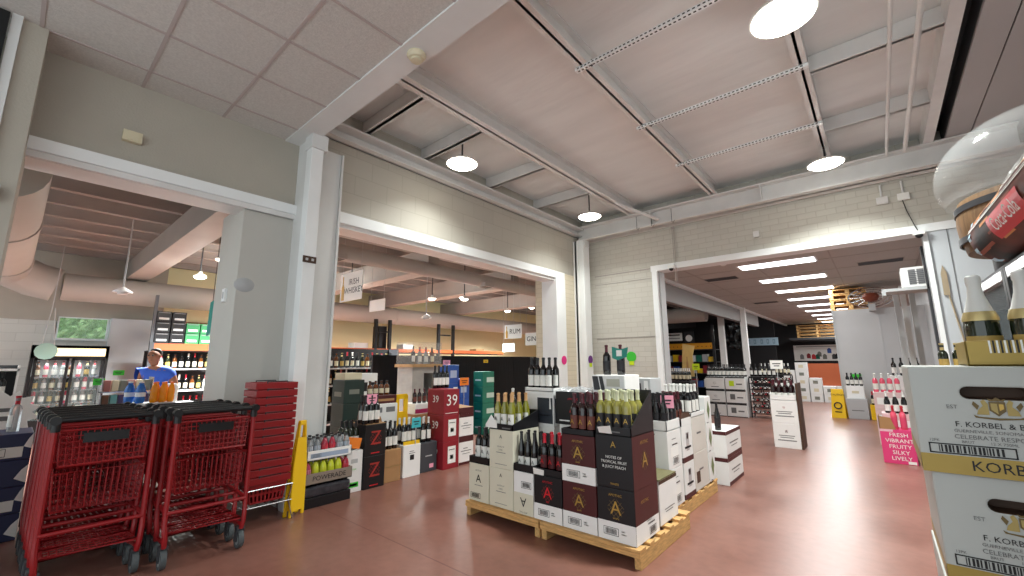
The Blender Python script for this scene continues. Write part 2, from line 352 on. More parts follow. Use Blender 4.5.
def make_bottle(K):
    h, r = K['h'], K['r']; P = PROF[K['shape']](h, r); mb = MB(); mb.lathe(P, K['glass'], K['seg'])
    lb = MB(); la, lz = K['lab']
    if K['label']:
        a0, a1 = -PI / 2 - K['arc'], -PI / 2 + K['arc']
        lb.lathe([(r + .0012, h * la), (r + .0012, h * lz)], K['label'], 10, a0=a0, a1=a1)
        if K['letter']: lb.text(K['letter'], (0, -r - .0035, h * (la + lz) / 2), (1, 0, 0), (0, 0, 1), h * (lz - la) * .55, K['letm'] or INK)
    cp = MB()
    if K['cap']:
        cz = h * K['capz']
        def rad(z):
            for (ra, za), (rb, zb) in zip(P, P[1:]):
                if za <= z <= zb and zb > za: return ra + (rb - ra) * (z - za) / (zb - za)
            return r * .4
        zs = [cz] + [z for _, z in P if z > cz + .002 and z < h * .995] + [h * .999]
        cp.lathe([(rad(z) + .0016, z) for z in zs] + [(0, h + .0016)], K['cap'], 12)
    if K['parts']:
        o = mb.build(K['name'])
        if lb.v: lb.build('label', o)
        if cp.v: cp.build('capsule', o)
        if K['shape'] == 'champagne':
            nb = MB(); nb.lathe([(r * .97 + .003, h * .47), (r * .93 + .004, h * .51), (r * .80 + .004, h * .575)], CAPG, 20); nb.build('neck_label', o)
    else:
        for q in (lb, cp):
            base = len(mb.v); mb.v += q.v
            for f, mi, sm in zip(q.f, q.m, q.sm): mb.f.append(tuple(k + base for k in f)); mb.m.append(mb._mi(q.mats[mi])); mb.sm.append(sm)
        o = mb.build(K['name'])
    o['category'] = K['cat']; return o
def bottle(k, x, y, z, label, group=None, rot=0):
    K = KINDS[k]
    if K['proto'] is None:
        o = make_bottle(K); K['proto'] = o; o.location = (x * S, y * S, z * S); o.rotation_euler.z = rot
        tag(o, label, K['cat'], group); return o
    o = dup(K['proto'], (x, y, z), rot, label)
    if group: o['group'] = group
    elif 'group' in o: del o['group']
    return o
ORD = ['', 'first', 'second', 'third', 'fourth', 'fifth', 'sixth', 'seventh', 'eighth', 'ninth', 'tenth', 'eleventh', 'twelfth', 'thirteenth', 'fourteenth', 'fifteenth', 'sixteenth']
def colword(i, n):
    if n == 1: return ''
    if n == 2: return ('left', 'right')[i]
    if i == 0: return 'leftmost'
    if i == n - 1: return 'rightmost'
    if n == 3: return 'middle'
    return ORD[i + 1] + ' from left'
def rowword(j, n):
    if n == 1: return ''
    return ('front row', 'second row', 'third row', 'fourth row')[j] if n > 2 else ('front row', 'back row')[j]
def bottles(k, cx, cy, z, nx, ny, sx, sy, desc, group, face='f', skip=(), jit=.15):
    """grid of bottles; face 'f' looks to -Y, 'r' looks to +X; desc is the look and the place"""
    rot = 0 if face == 'f' else PI / 2; c, s_ = math.cos(rot), math.sin(rot)
    for j in range(ny):
        for i in range(nx):
            if (i, j) in skip: continue
            lx = (i - (nx - 1) / 2) * sx; ly = (j - (ny - 1) / 2) * sy
            x = cx + lx * c - ly * s_; y = cy + lx * s_ + ly * c
            pos = ' '.join(q for q in (rowword(j, ny), colword(i, nx)) if q)
            bottle(k, x, y, z, desc + (', ' + pos if pos else ''), group, rot + random.uniform(-jit, jit))

defkind('redA', 'bordeaux', GLASSD, LABW, CAPB, letter='A')                       # white label, black capsule
defkind('whiteA', 'burgundy', GLASSG, LABW, CAPO, letter='A', lab=(.12, .42))
defkind('pinotA', 'burgundy', GLASSD, LABW, CAPB, letter='A', lab=(.1, .34), r=.036)
defkind('redcap', 'bordeaux', GLASSD, LABR, CAPR, letter='A', letm=REDP)
defkind('maroonA', 'bordeaux', GLASSR, LABM, CAPM, letter='A', letm=GOLD)
defkind('paleA', 'bordeaux', GLASSW, LABK, CAPP, letter='A', letm=GOLD)
defkind('cabwhite', 'bordeaux', GLASSD, LABW, CAPB, h=.37)
defkind('plain', 'bordeaux', GLASSD, LABK, CAPM, h=.31)
defkind('dark', 'burgundy', GLASSD, LABK, CAPB, h=.36)
defkind('whitecap', 'bordeaux', GLASSD, LABW, CAPW, h=.36, lab=(.14, .5))
defkind('greenwhite', 'bordeaux', GLASSC, LABW, CAPB, h=.36)
defkind('champ', 'champagne', GLASSC, LABGO, CAPW, h=.34, r=.05, capz=.5, lab=(.06, .3), name='champagne_bottle', seg=24)
defkind('smallred', 'bordeaux', GLASSD, LABC, CAPR, parts=False, seg=10)
defkind('smalldark', 'bordeaux', GLASSD, LABW, CAPB, parts=False, seg=10)
defkind('smallcap', 'bordeaux', GLASSD, LABC, CAPW, parts=False, seg=10)
defkind('smallamber', 'spirit', AMBER, LABC, CAPB, h=.34, r=.045, parts=False, seg=10, name='spirit_bottle')
defkind('smallgreen', 'spirit', GLASSC, LABGO, CAPG, h=.34, r=.045, parts=False, seg=10, name='spirit_bottle')
defkind('smallclear', 'spirit', CLEARB, LABW, CAPR, h=.34, r=.045, parts=False, seg=10, name='spirit_bottle')
defkind('smallwine', 'bordeaux', GLASSR, LABW, CAPM, parts=False, seg=10, lab=(.05, .35))
defkind('smallrose', 'bordeaux', ROSE, LABW, CAPW, parts=False, seg=10)
defkind('rose', 'bordeaux', ROSE, mat('pink_label', 'd9476b', .5), CAPR, lab=(.1, .5))
defkind('burgwhite', 'burgundy', GLASSD, LABW, CAPW, lab=(.1, .4))
defkind('soda', 'soda', CLEARB, mat('soda_label', 'a9b2bd', .5), CAPB, h=.24, r=.04, lab=(.42, .62), capz=.9, name='water_bottle', parts=True, arc=3.1)
defkind('sodared', 'soda', REDJ, mat('soda_label_red', 'c43a48', .5), CAPB, h=.24, r=.04, lab=(.42, .62), capz=.9, name='drink_bottle', parts=True, arc=3.1)
defkind('sodayel', 'soda', YELJ, mat('soda_label_yellow', 'c9cf2a', .5), CAPB, h=.24, r=.04, lab=(.42, .62), capz=.9, name='drink_bottle', parts=True, arc=3.1)
defkind('sodapink', 'soda', mat('pink_drink', 'b5405f', .15, coat=.4), mat('soda_label_pink', 'd88aa0', .5), CAPB, h=.24, r=.04, lab=(.42, .62), capz=.9, name='drink_bottle', parts=True, arc=3.1)
defkind('juice', 'soda', ORJ, None, mat('orange_cap', 'e06a1a', .4), h=.26, r=.04, capz=.9, name='juice_bottle', parts=True)
defkind('bluejug', 'soda', BLUEJ, mat('jug_label', 'd8dde2', .5), CAPW, h=.27, r=.055, lab=(.3, .5), capz=.9, name='detergent_jug', cat='jug', parts=True)

# ================================================================== SETTING
def B(*a): return MB().box(*a)
struct('floor', B(-15.2, 6, -3.2, 34.5, -.1, 0, FLOOR))
# --- left wall (runs along Y at x = -5.6) with its two openings
mb = MB()
mb.box(-5.9, -5.6, -.15, 2.2, 3.62, 5.3, WALL)
mb.box(-5.9, -5.6, -3, -.15, 0, 5.3, WALL)
struct('wall_left', mb, 'cream wall band above the cart opening')
struct('wall_left_header', MB().box(-5.95, -5.6, 2.2, 9.4, 3.72, 5.3, BRY), 'cream block wall above the wide left opening')
struct('wall_left_pier', MB().box(-6.4, -5.6, 1.6, 2.5, 0, 3.5, mat('pier_paint', 'c4c2bb', .6, noise=.03, nscale=2)), 'pale grey wall pier beside the white column')
struct('wall_left_jamb', MB().box(-6.2, -5.6, 8.12, 9.4, 0, 3.72, BRJ), 'cream brick jamb at far side of wide left opening')
mb = MB(); mb.box(-5.9, -5.52, -.15, 2.2, 3.5, 3.62, TRIM); mb.box(-5.58, -5.55, -.15, 2.2, 3.44, 3.5, BEAM); mb.box(-5.95, -5.6, -.15, 2.2, 3.44, 3.5, BEAM)
struct('trim_1', mb, 'white lintel over the cart opening')
mb = MB(); mb.box(-5.95, -5.56, 2.75, 8.45, 3.56, 3.72, TRIM); mb.box(-5.95, -5.6, 2.75, 8.12, 3.5, 3.56, BEAM)
struct('trim_2', mb, 'white trim over the wide left opening')
struct('trim_3', MB().box(-5.98, -5.56, 8.08, 8.46, 0, 3.56, TRIM), 'white upright trim at right of wide left opening')
# pier close to the camera at far left
mb = MB(); mb.box(-5.6, -5.2, -.3, -.15, 0, 4.5, WALL); mb.box(-5.6, -5.16, -.36, -.3, 0, 4.5, STEEL)
struct('wall_near_left', mb, 'pale wall end at far left')
# --- steel columns
mb = MB()
mb.box(-5.6, -5.3, 2.16, 2.19, 0, 4.5, STEEL)
mb.box(-5.49, -5.46, 2.19, 2.68, 0, 4.5, STEEL)
mb.box(-5.6, -5.43, 2.68, 2.71, 0, 4.5, STEEL)
mb.box(-5.3, -5.15, 2.14, 2.29, 0, 4.36, TRIM)
mb.box(-5.32, -5.12, 2.12, 2.33, 4.3, 4.5, STEEL)
struct('column_left', mb, 'white steel column between the two left openings', bevel=.006)
mb = MB(); mb.box(-5.56, -5.3, 8.92, 9.2, 0, 4.62, TRIM); mb.box(-5.6, -5.5, 8.92, 8.95, 0, 4.62, TRIM); mb.box(-5.3, -5.27, 8.95, 9.17, 4.45, 4.62, STEEL)
struct('column_corner', mb, 'white column in the back corner', bevel=.006)
# --- back wall (y = 9.4)
mb = MB(); mb.box(-5.95, -3.75, 9.4, 9.72, 0, 3.78, BRX); mb.box(-5.95, 3, 9.4, 9.72, 3.78, 5.3, BRX)
struct('wall_back', mb, 'cream brick back wall')
mb = MB(); mb.box(-3.8, 3, 9.36, 9.72, 3.65, 3.78, TRIM)
struct('trim_4', mb, 'white trim over the back opening')
mb = MB(); mb.box(-3.78, -3.66, 9.36, 9.74, 0, 3.65, TRIM); mb.box(-3.66, -3.63, 9.45, 9.74, 0, 3.65, LGREY)
struct('trim_5', mb, 'white upright trim at left of back opening')
struct('trim_6', MB().box(-5.27, -3.8, 9.388, 9.4, 2.16, 2.175, JOIST).box(-5.27, -3.8, 9.388, 9.4, 3.72, 3.74, JOIST).box(-5.27, -3.8, 9.388, 9.4, 3.5, 3.512, JOIST), 'thin wall seams on back wall')
mb = MB(); mb.box(.75, 3, 9.38, 9.7, 0, 3.65, COLD); mb.box(.74, .8, 9.34, 9.38, 0, 3.65, TRIM); mb.box(1.02, 1.03, 9.37, 9.38, 0, 3.65, MGREY); mb.box(1.5, 1.51, 9.37, 9.38, 0, 3.65, MGREY)
struct('wall_cold_panel', mb, 'pale grey panel wall right of back opening')
struct('wall_right', MB().box(2.4, 2.6, 1.5, 9.4, 0, 5.1, COLD))
# --- ceilings
struct('ceiling', MB().box(-5.95, 1.02, 2.25, 9.45, 5.24, 5.34, FABRIC), 'pinkish insulated ceiling')
mb = MB()
x = -5.6
mb.box(-5.95, 4, -3.2, 1.98, 4.5, 4.6, TILE)
struct('ceiling_tiles', mb, 'dropped ceiling of speckled tiles')
mb = MB()
for k in range(-4, 10): mb.box(-4.49 + .735 * k - .014, -4.49 + .735 * k + .014, -3.2, 1.98, 4.492, 4.5, TBAR)
for k in range(-6, 2): mb.box(-5.6, 4, .54 + .735 * k - .014, .54 + .735 * k + .014, 4.493, 4.5, TBAR)
struct('ceiling_grid', mb, 'grid bars of dropped ceiling')
mb = MB(); mb.box(-5.6, 4, 1.98, 2.25, 4.48, 4.6, STEEL); mb.box(-5.6, 4, 2.2, 2.25, 4.6, 5.34, STEEL)
struct('ceiling_edge', mb, 'smooth edge band of dropped ceiling')
mb = MB(); mb.box(1.16, 1.425, 2.25, 9.4, 5.0, 5.06, GREYPANEL); mb.box(1.44, 4, 2.25, 9.4, 5.0, 5.06, GREYPANEL); mb.box(1.42, 1.445, 2.25, 9.4, 5.02, 5.06, BLACKP)
mb.box(1.0, 1.17, 2.25, 9.4, 5.3, 5.34, BLACKP); mb.box(1.16, 1.17, 2.25, 9.4, 5.05, 5.34, DGREY)
struct('ceiling_right', mb, 'flat grey ceiling panels at right')
# roof beams along Y
def ibeam(x, z0, z1, w=.15, y0=2.25, y1=9.1):
    m = MB(); m.box(x - w / 2, x + w / 2, y0, y1, z0, z0 + .025, BEAM); m.box(x - .015, x + .015, y0, y1, z0, z1, BEAM); m.box(x - w / 2, x + w / 2, y0, y1, z1 - .02, z1, BEAM); return m
for i, (x, w) in enumerate(((-4.03, .2), (-2.24, .15), (-.31, .13))):
    struct('ceiling_beam', ibeam(x, 5.0, 5.235, w))
mb = MB(); mb.box(.9, 1.02, 2.25, 9.3, 4.98, 5.24, BEAM)
struct('ceiling_beam', mb, 'white beam along the grey ceiling panels')
mb = MB(); mb.box(-5.6, -5.45, 2.3, 9.3, 4.76, 4.79, BEAM); mb.box(-5.6, -5.57, 2.3, 9.3, 4.76, 4.95, BEAM); mb.box(-5.6, -5.38, 2.3, 9.3, 4.92, 4.95, BEAM)
struct('ceiling_beam', mb, 'white ledger beam along top of left wall')
for y in (3.05, 4.15, 5.75, 7.3):
    m = MB(); m.box(-5.6, -4.1, y, y + .05, 5.02, 5.235, BEAM); m.box(-5.6, -4.1, y - .03, y + .08, 5.02, 5.035, BEAM); struct('ceiling_joist', m)
for y in (4.2, 5.82, 7.6):
    m = MB(); m.box(-.25, .92, y, y + .035, 5.02, 5.235, BEAM); m.box(-.25, .92, y - .03, y + .06, 5.02, 5.035, BEAM); struct('ceiling_joist', m)
# perforated strut channels hung under the beams
for y in (3.9, 5.57, 7.15):
    m = MB(); m.box(-2.33, -.24, y - .028, y + .028, 4.955, 4.995, TRIM)
    n = 42
    for k in range(n):
        xx = -2.3 + k * (2.03 / n); m.box(xx, xx + .026, y - .009, y + .009, 4.9535, 4.956, INK)
        m.box(xx, xx + .026, y - .0295, y - .0275, 4.968, 4.982, INK)
    m.tube([(-2.12, y, 4.94), (-2.12, y, 5.02)], .012, DGREY, 6)
    struct('ceiling_channel', m)
# back beam and brace
mb = MB(); mb.box(-5.56, 1.9, 8.98, 9.36, 4.62, 4.65, BEAM); mb.box(-5.56, 1.9, 9.14, 9.2, 4.62, 4.99, BEAM); mb.box(-5.56, 1.9, 8.98, 9.36, 4.96, 4.99, BEAM)
for x in (-3.6, -1.4): mb.box(x, x + .02, 8.99, 9.14, 4.64, 4.97, BEAM)
struct('beam_back', mb, 'white steel beam across the back wall')
struct('ceiling_brace', MB().tube([(-3.98, 8.1, 5.0), (-3.4, 8.98, 4.72)], .035, BEAM))
for x, r in ((.46, .02), (.68, .028)):
    m = MB(); m.tube([(x, 2.3, 4.93), (x, 8.95, 4.93)], r, BEAM, 8); struct('trim_conduit', m)
# --- rooms seen through the left openings
struct('ceiling_left_room', MB().box(-14.8, -5.95, -3.2, 21, 4.36, 4.46, DECK))
mb = MB()
for k in range(10):
    x = -13.9 + k * .85; mb = MB(); mb.box(x - .05, x + .05, -3, 20.5, 4.12, 4.15, JOIST); mb.box(x - .015, x + .015, -3, 20.5, 4.12, 4.36, JOIST)
    struct('ceiling_joist', mb)
for y in (1.75, 5.9, 8.7, 12.2):
    xe = -6.42 if y < 2 else -7.36; m = MB(); m.box(-14.5, xe, y - .2, y + .2, 3.62, 3.66, ROOMB); m.box(-14.5, xe, y - .15, y + .15, 3.66, 4.12, ROOMB)
    struct('ceiling_beam', m)
mb = MB(); mb.box(-14.8, -14.5, -3.2, .6, 0, 2.62, BRYF); mb.box(-14.8, -14.5, .6, 1.48, 0, 2.2, BRYF)
struct('wall_far', mb, 'white painted block wall far left')
mb = MB(); mb.box(-14.85, -14.46, -3.2, .6, 2.62, 4.4, WALL); mb.box(-14.85, -14.46, .6, 1.48, 2.72, 4.4, WALL); mb.box(-14.85, -14.46, 1.48, 2.5, 2.6, 4.4, WALL)
struct('wall_far_upper', mb, 'pale upper wall above the far fridge')
struct('wall_far_panel', MB().box(-14.8, -14.2, 1.48, 2.5, 0, 2.72, COLD), 'pale grey panel beside the far window')
struct('wall_far_cream', MB().box(-14.8, -14.5, 2.5, 21, 0, 4.4, CREAM), 'pale yellow back wall')
struct('wall_far_brick', MB().box(-14.5, -14.44, 2.9, 3.9, 2.0, 2.75, REDBR), 'patch of red brick on far wall')
struct('wall_far_end', MB().box(-14.8, -8.6, 20.6, 20.8, 0, 4.4, CREAM))
win = MB(); win.box(-14.56, -14.5, .58, .63, 2.2, 2.72, TRIM); win.box(-14.56, -14.5, 1.45, 1.5, 2.2, 2.72, TRIM); win.box(-14.6, -14.4, .58, 1.5, 2.17, 2.22, TRIM); win.box(-14.6, -14.48, .58, 1.5, 2.7, 2.74, TRIM)
w1 = struct('window_1', win, 'small high window with greenery outside')
g = MB(); g.box(-14.7, -14.69, .6, 1.48, 2.2, 2.72, mat('window_pane', 'e8f2ee', .05, alpha=.12)); g.build('pane', w1)
# hedge outside the window
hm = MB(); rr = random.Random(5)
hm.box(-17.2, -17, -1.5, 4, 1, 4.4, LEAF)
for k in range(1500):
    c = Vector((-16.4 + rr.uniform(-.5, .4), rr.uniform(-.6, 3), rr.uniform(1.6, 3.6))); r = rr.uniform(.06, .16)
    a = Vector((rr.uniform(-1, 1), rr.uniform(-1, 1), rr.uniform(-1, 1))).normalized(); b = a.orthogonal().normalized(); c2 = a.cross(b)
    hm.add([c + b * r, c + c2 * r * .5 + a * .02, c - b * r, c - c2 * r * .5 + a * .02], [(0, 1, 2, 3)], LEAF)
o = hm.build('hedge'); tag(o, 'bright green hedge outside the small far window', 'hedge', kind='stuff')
# ducts
def duct(pts, r, label, extra=None):
    m = MB(); m.tube(pts, r, DUCT, 24)
    o = m.build('air_duct'); tag(o, label, 'duct')
    if extra:
        for (p, q) in extra: MB().tube([p, q], r * 1.05, DUCT, 24).build('collar', o)
    return o
pts = [(-6.5, -.32, 3.62)] + [(-12.9, -.32, 3.62)] + [(-13.3, -.25, 3.55), (-13.5, .1, 3.4), (-13.5, .44, 3.32)]
duct(pts, .36, 'large white round duct running above the carts opening', [((-12.5, -.32, 3.62), (-12.4, -.32, 3.62)), ((-9, -.32, 3.62), (-8.92, -.32, 3.62))])
duct([(-13.5, .53, 3.3), (-13.5, 18, 3.3)], .3, 'long white round duct high along the far wall', [((-13.5, 4, 3.3), (-13.5, 4.08, 3.3)), ((-13.5, 9, 3.3), (-13.5, 9.08, 3.3))])
d2 = duct([(-7.15, 2.6, 3.57), (-7.15, 11.8, 3.57)], .15, 'white round duct just behind the wide left opening', [((-7.15, 5.4, 3.57), (-7.15, 5.55, 3.57))])
gr = MB(); gr.box(-7.2, -6.9, 3.2, 3.62, 3.4, 3.52, DUCT); gr.box(-7.17, -6.93, 3.23, 3.59, 3.395, 3.4, DGREY); gr.build('register', d2)
gr = MB(); gr.box(-7.18, -6.92, 7.1, 7.4, 3.4, 3.5, DUCT); gr.box(-7.15, -6.95, 7.13, 7.37, 3.395, 3.4, DGREY); gr.build('register', d2)
# --- room behind the back opening
struct('ceiling_back_room', MB().box(-4.3, 2, 9.72, 33.5, 3.9, 4.0, TILE2))
mb = MB()
for k in range(16): mb.box(-4.3, 2, 10.3 + 1.48 * k, 10.33 + 1.48 * k, 3.894, 3.9, JOIST)
for k in range(4): mb.box(-3.6 + 1.5 * k, -3.57 + 1.5 * k, 9.72, 33.5, 3.894, 3.9, JOIST)
struct('ceiling_back_grid', mb)
mb = MB(); mb.box(-4.42, -4.3, 9.72, 33.5, 3.82, 4.0, TRIM)
struct('trim_7', mb, 'white trim along the back room ceiling edge')
struct('wall_bulkhead', MB().box(-4.6, -4.42, 9.74, 24, 3.3, 4.0, mat('bulkhead_grey', '8d8a89', .6)), 'grey bulkhead below the back room ceiling edge')
struct('ceiling_dark', MB().box(-8.8, -4.4, 12.4, 33.5, 4.2, 4.3, BLACKW))
struct('wall_back_room_left', MB().box(-8.8, -8.6, 12.5, 33.5, 0, 4.3, BLACKW))
struct('wall_back_room_end', MB().box(-8.8, 2, 32, 32.2, 0, 4.3, BLACKW))
mb = MB(); mb.box(-.98, 1.1, 16.5, 16.62, 0, 3.14, COLD2); mb.box(-1.0, -.96, 16.47, 16.5, 0, 3.16, LGREY); mb.box(.1, .11, 16.49, 16.5, 0, 3.08, LGREY)
struct('wall_partition', mb, 'pale grey partition wall in back room')
struct('wall_back_room_right', MB().box(1.1, 1.3, 9.72, 32, 0, 3.9, COLD2))
mb = MB(); mb.box(.78, .86, 9.9, 10.6, 0, 3.2, mat('tan_door_edge', 'a58a58', .6, noise=.15, nscale=5)); mb.box(.72, .78, 9.75, 9.9, 0, 3.5, DGREY)
struct('trim_8', mb, 'tan wooden edge inside back opening')
mb = MB()
for x, y in ((.45, 10.8), (.58, 11.0), (.36, 11.2)): mb.box(x - .04, x + .04, y - .04, y + .04, 0, 3.0, LGREY)
struct('column_pipes', mb, 'grey uprights under the air conditioner')
for x, y, h in ((-5.15, 20, 4.2), (-4.35, 20.4, 4.0)):
    m = MB(); m.box(x - .11, x + .11, y, y + .2, 0, h, WHITE); struct('column_back_room', m)

# ------------------------------------------------------------------ lights of the room
def highbay(x, y, z, label, r=.25, power=120, chain=.35, group='round high bay lamps'):
    t = thing('high_bay_lamp', label, 'lamp', (x, y, z), 0, group)
    MB().lathe([(0, .1), (r * .3, .1), (r * .4, .05), (r, .02), (r * 1.02, 0), (r * .96, -.005)], LAMPBODY, 28).build('housing', t)
    MB().lathe([(r * .96, -.004), (r * .8, -.03), (r * .4, -.045), (0, -.05)], LIGHT, 28).build('diffuser', t)
    MB().tube([(0, 0, .1), (0, 0, chain)], .014, DGREY, 6).build('hanging_rod', t)
    o = lamp('AREA', 0, 0, -.06, power, sx=r * 1.8, sy=r * 1.8); o.data.shape = 'DISK'; o.data.spread = 2.3; o.parent = t
    o = lamp('POINT', 0, 0, -.2, power * .07, r * .6); o.parent = t
    return t
HB = 60
highbay(-.32, 4.22, 4.72, 'round ceiling lamp nearest the camera, cut by top edge', .27, HB, .3)
highbay(-.31, 8.12, 4.72, 'round lamp hanging above the back opening', .25, HB * .75, .3)
highbay(-4.7, 4.28, 4.72, 'round lamp beside the left wall near white column', .25, HB * .24, .52)
highbay(-4.45, 7.8, 4.72, 'round lamp in the back left corner of the ceiling', .25, HB * .3, .52)
g2 = 'round lamps in the left rooms'
for x, y, z, l in ((-10.2, 2.6, 3.75, 'bright round lamp beside the yellow strip through cart opening'), (-10.6, 2.35, 3.4, 'bright round lamp lower in the cart opening, left of pier'),
                   (-9.2, 7.35, 3.35, 'round lamp right of pendant through wide left opening'), (-8.6, 8.0, 3.35, 'round lamp above the black screen, near rum sign'), (-9.8, 11.2, 3.4, 'round lamp at right end of wide left opening'),
                   (-10.2, 5.5, 3.62, 'round lamp behind the first beam of wide left opening')):
    highbay(x, y, z, l, .11, 130 if y < 3 else 75, 4.36 - z, g2)
for x, y, l in ((-11.3, 4.4, 'added round lamp brightening pale yellow wall, first behind the beams'), (-11.3, 10.4, 'added round lamp brightening pale yellow wall, above the black screen'), (-11.3, 14.5, 'added round lamp brightening pale yellow wall, far right end')):
    t = highbay(x, y, 3.95, l, .12, 190, .41, g2)  # lamps added only to brighten the pale yellow wall
def pendant(x, y, z, label, h):
    t = thing('pendant_lamp', label, 'lamp', (x, y, z), 0, 'unlit white pendant lamps')
    MB().lathe([(.015, .1), (.035, .085), (.1, .045), (.135, .015), (.135, 0), (.11, .01)], TRIM, 24).build('shade', t)
    MB().lathe([(.075, .012), (.07, -.03), (0, -.04)], LGREY, 16).build('bulb_cover', t)
    MB().tube([(0, 0, .09), (0, 0, 4.36 - z)], .012, LGREY, 6).build('rod', t)
pendant(-10, 1.13, 2.85, 'white pendant lamp on long rod above far fridge', 1.3)
pendant(-8.6, 6.7, 2.72, 'white pendant lamp on long rod over grey kiosk', 1.4)
for k in range(9):
    y0 = 11.35 + k * 2.45
    t = thing('ceiling_light', 'long white ceiling light in back room, ' + (['nearest to the opening', 'second from the opening', 'third from the opening', 'fourth from the opening', 'fifth from the opening', 'sixth from the opening', 'seventh from the opening', 'eighth from the opening', 'ninth and farthest'][k]), 'lamp', (-1.64, y0 + .25, 3.9), 0, 'long ceiling lights in the back room')
    MB().box(-.8, .8, -.31, .31, -.012, 0, TRIM).build('frame', t)
    MB().box(-.76, .76, -.27, .27, -.02, -.012, LIGHT2).build('diffuser', t)
    o = lamp('AREA', 0, 0, -.05, 30 if k < 6 else 42, sx=1.4, sy=.5, col=(.95, 1, .99)); o.parent = t

# ================================================================== FOREGROUND: shopping carts
def make_cart(label, group):
    """two-basket shopping cart; handle end looks to +X at x = 0, width along Y"""
    t = thing('shopping_cart', label, 'shopping cart', (0, 0, 0), 0, group); W = .285
    fr = MB()
    for s in (-1, 1):
        y = s * W
        fr.tube([(0, y, 1.19), (-.005, y, .8), (-.01, y, .44), (.0, y * 1.0, .32), (.02, y * .97, .24), (.0, y * .95, .17)], .019, CARTRED, 8)
        fr.tube([(-.01, y, .42), (-.3, y * .97, .44), (-.72, y * .9, .47)], .016, CARTRED, 8)
        fr.tube([(-.03, y * .95, .2), (-.35, y * .92, .17), (-.74, y * .86, .165)], .016, CARTRED, 8)
        fr.tube([(-.72, y * .9, .47), (-.74, y * .86, .165)], .015, CARTRED, 8)
        fr.tube([(0, y, 1.08), (-.3, y * .97, 1.04), (-.5, y * .93, .98), (-.56, y * .9, .8), (-.72, y * .9, .47)], .014, CARTRED, 8)
    for z, x in ((.42, .0),): fr.tube([(x, -W * .99, z), (x, W * .99, z)], .015, CARTRED, 8)
    fr.build('frame', t)
    hd = MB(); hd.tube([(0, -W - .03, 1.2), (0, W + .03, 1.2)], .021, BLACKP, 10)
    for s in (-1, 1): hd.tube([(-.03, s * (W + .005), 1.2), (.035, s * (W + .005), 1.2)], .032, BLACKP, 10); hd.tube([(0, s * W, 1.19), (0, s * W, 1.12)], .027, BLACKP, 10)
    hd.build('handle', t)
    def basket(name, x0, x1, z0, z1, wt, wb, nz, ny, nx, sign=None):
        m = MB(); r = .0036
        def P(u, s, k):      # u 0..1 depth, s -1..1 across, k 0..1 height
            w = (wb + (wt - wb) * k) * (1 - .08 * u); return (x0 + (x1 - x0) * u * (.94 + .06 * k), s * w, z0 + (z1 - z0) * k)
        for k in [i / nz for i in range(nz + 1)]:
            m.tube([P(0, -1, k), P(0, 1, k), P(1, 1, k), P(1, -1, k)], r if 0 < k < 1 else .009, CARTRED, 5, closed=True)
        for i in range(ny + 1):
            s = -1 + 2 * i / ny; m.tube([P(0, s, 1), P(0, s, 0), P(1, s, 0), P(1, s, 1)], r, CARTRED, 5)
        for i in range(1, nx):
            u = i / nx; m.tube([P(u, -1, 1), P(u, -1, 0), P(u, 1, 0), P(u, 1, 1)], r, CARTRED, 5)
        o = m.build(name, t)
        if sign:
            q = MB(); q.box(x0 + .012, x0 + .018, -sign, sign, z0 + (z1 - z0) * .62, z0 + (z1 - z0) * .9, BLACKP); q.build('sign_plate', o)
    basket('upper_basket', -.02, -.42, .87, 1.12, .255, .24, 6, 14, 9, .13)
    basket('lower_basket', -.02, -.62, .56, .82, .255, .24, 6, 14, 14)
    m = MB(); r = .006
    P = [(.0, -.25, .26), (.0, .25, .26), (-.7, .21, .22), (-.7, -.21, .22)]
    m.tube(P, .014, CARTRED, 8, closed=True)
    for i in range(1, 12):
        s = -1 + 2 * i / 12; m.tube([(0, s * .25, .26), (-.7, s * .21, .22)], r, CARTRED, 5)
    for i in range(1, 9):
        u = i / 9; m.tube([(-.7 * u, -.25 + .04 * u, .26 - .04 * u), (-.7 * u, .25 - .04 * u, .26 - .04 * u)], r, CARTRED, 5)
    m.build('bottom_tray', t)
    for s, x in ((-1, -.03), (1, -.03), (-1, -.74), (1, -.74)):
        y = s * (.27 if x > -.1 else .245); m = MB()
        m.box(x - .025, x + .025, y - .03, y - .022, .06, .17, DGREY); m.box(x - .025, x + .025, y + .022, y + .03, .06, .17, DGREY); m.box(x - .03, x + .03, y - .03, y + .03, .155, .18, DGREY)
        c = m.build('caster', t)
        Mx = Matrix.Rotation(PI / 2, 3, 'X')
        w = MB(); w.lathe([(.05, -.02), (.075, -.02), (.078, 0), (.075, .02), (.05, .02)], TYRE, 20, (x, y, .078), M=Mx); w.lathe([(0, -.018), (.05, -.018), (.05, .018), (0, .018)], WHEEL, 20, (x, y, .078), M=Mx); w.build('wheel', c)
    return t
cw = ['front of its nested row', 'second from the front', 'third from the front', 'fourth from the front', 'fifth from the front', 'sixth, at the back']
c0 = None
for row, (x, y, desc, n) in enumerate(((-4.6, .56, 'red shopping cart in left row', 6), (-4.48, 1.25, 'red shopping cart in row beside stacked baskets', 5))):
    for k in range(n):
        lab = desc + ', ' + cw[k if k < n - 1 else 5 if n == 6 else k]; p = (x - .24 * k, y - .006 * k, 0); gp = 'nested red shopping carts'
        if c0 is None: c0 = make_cart(lab, gp); c0.location = [v * S for v in p]
        else: dup(c0, p, random.uniform(-.01, .01), lab, gp)

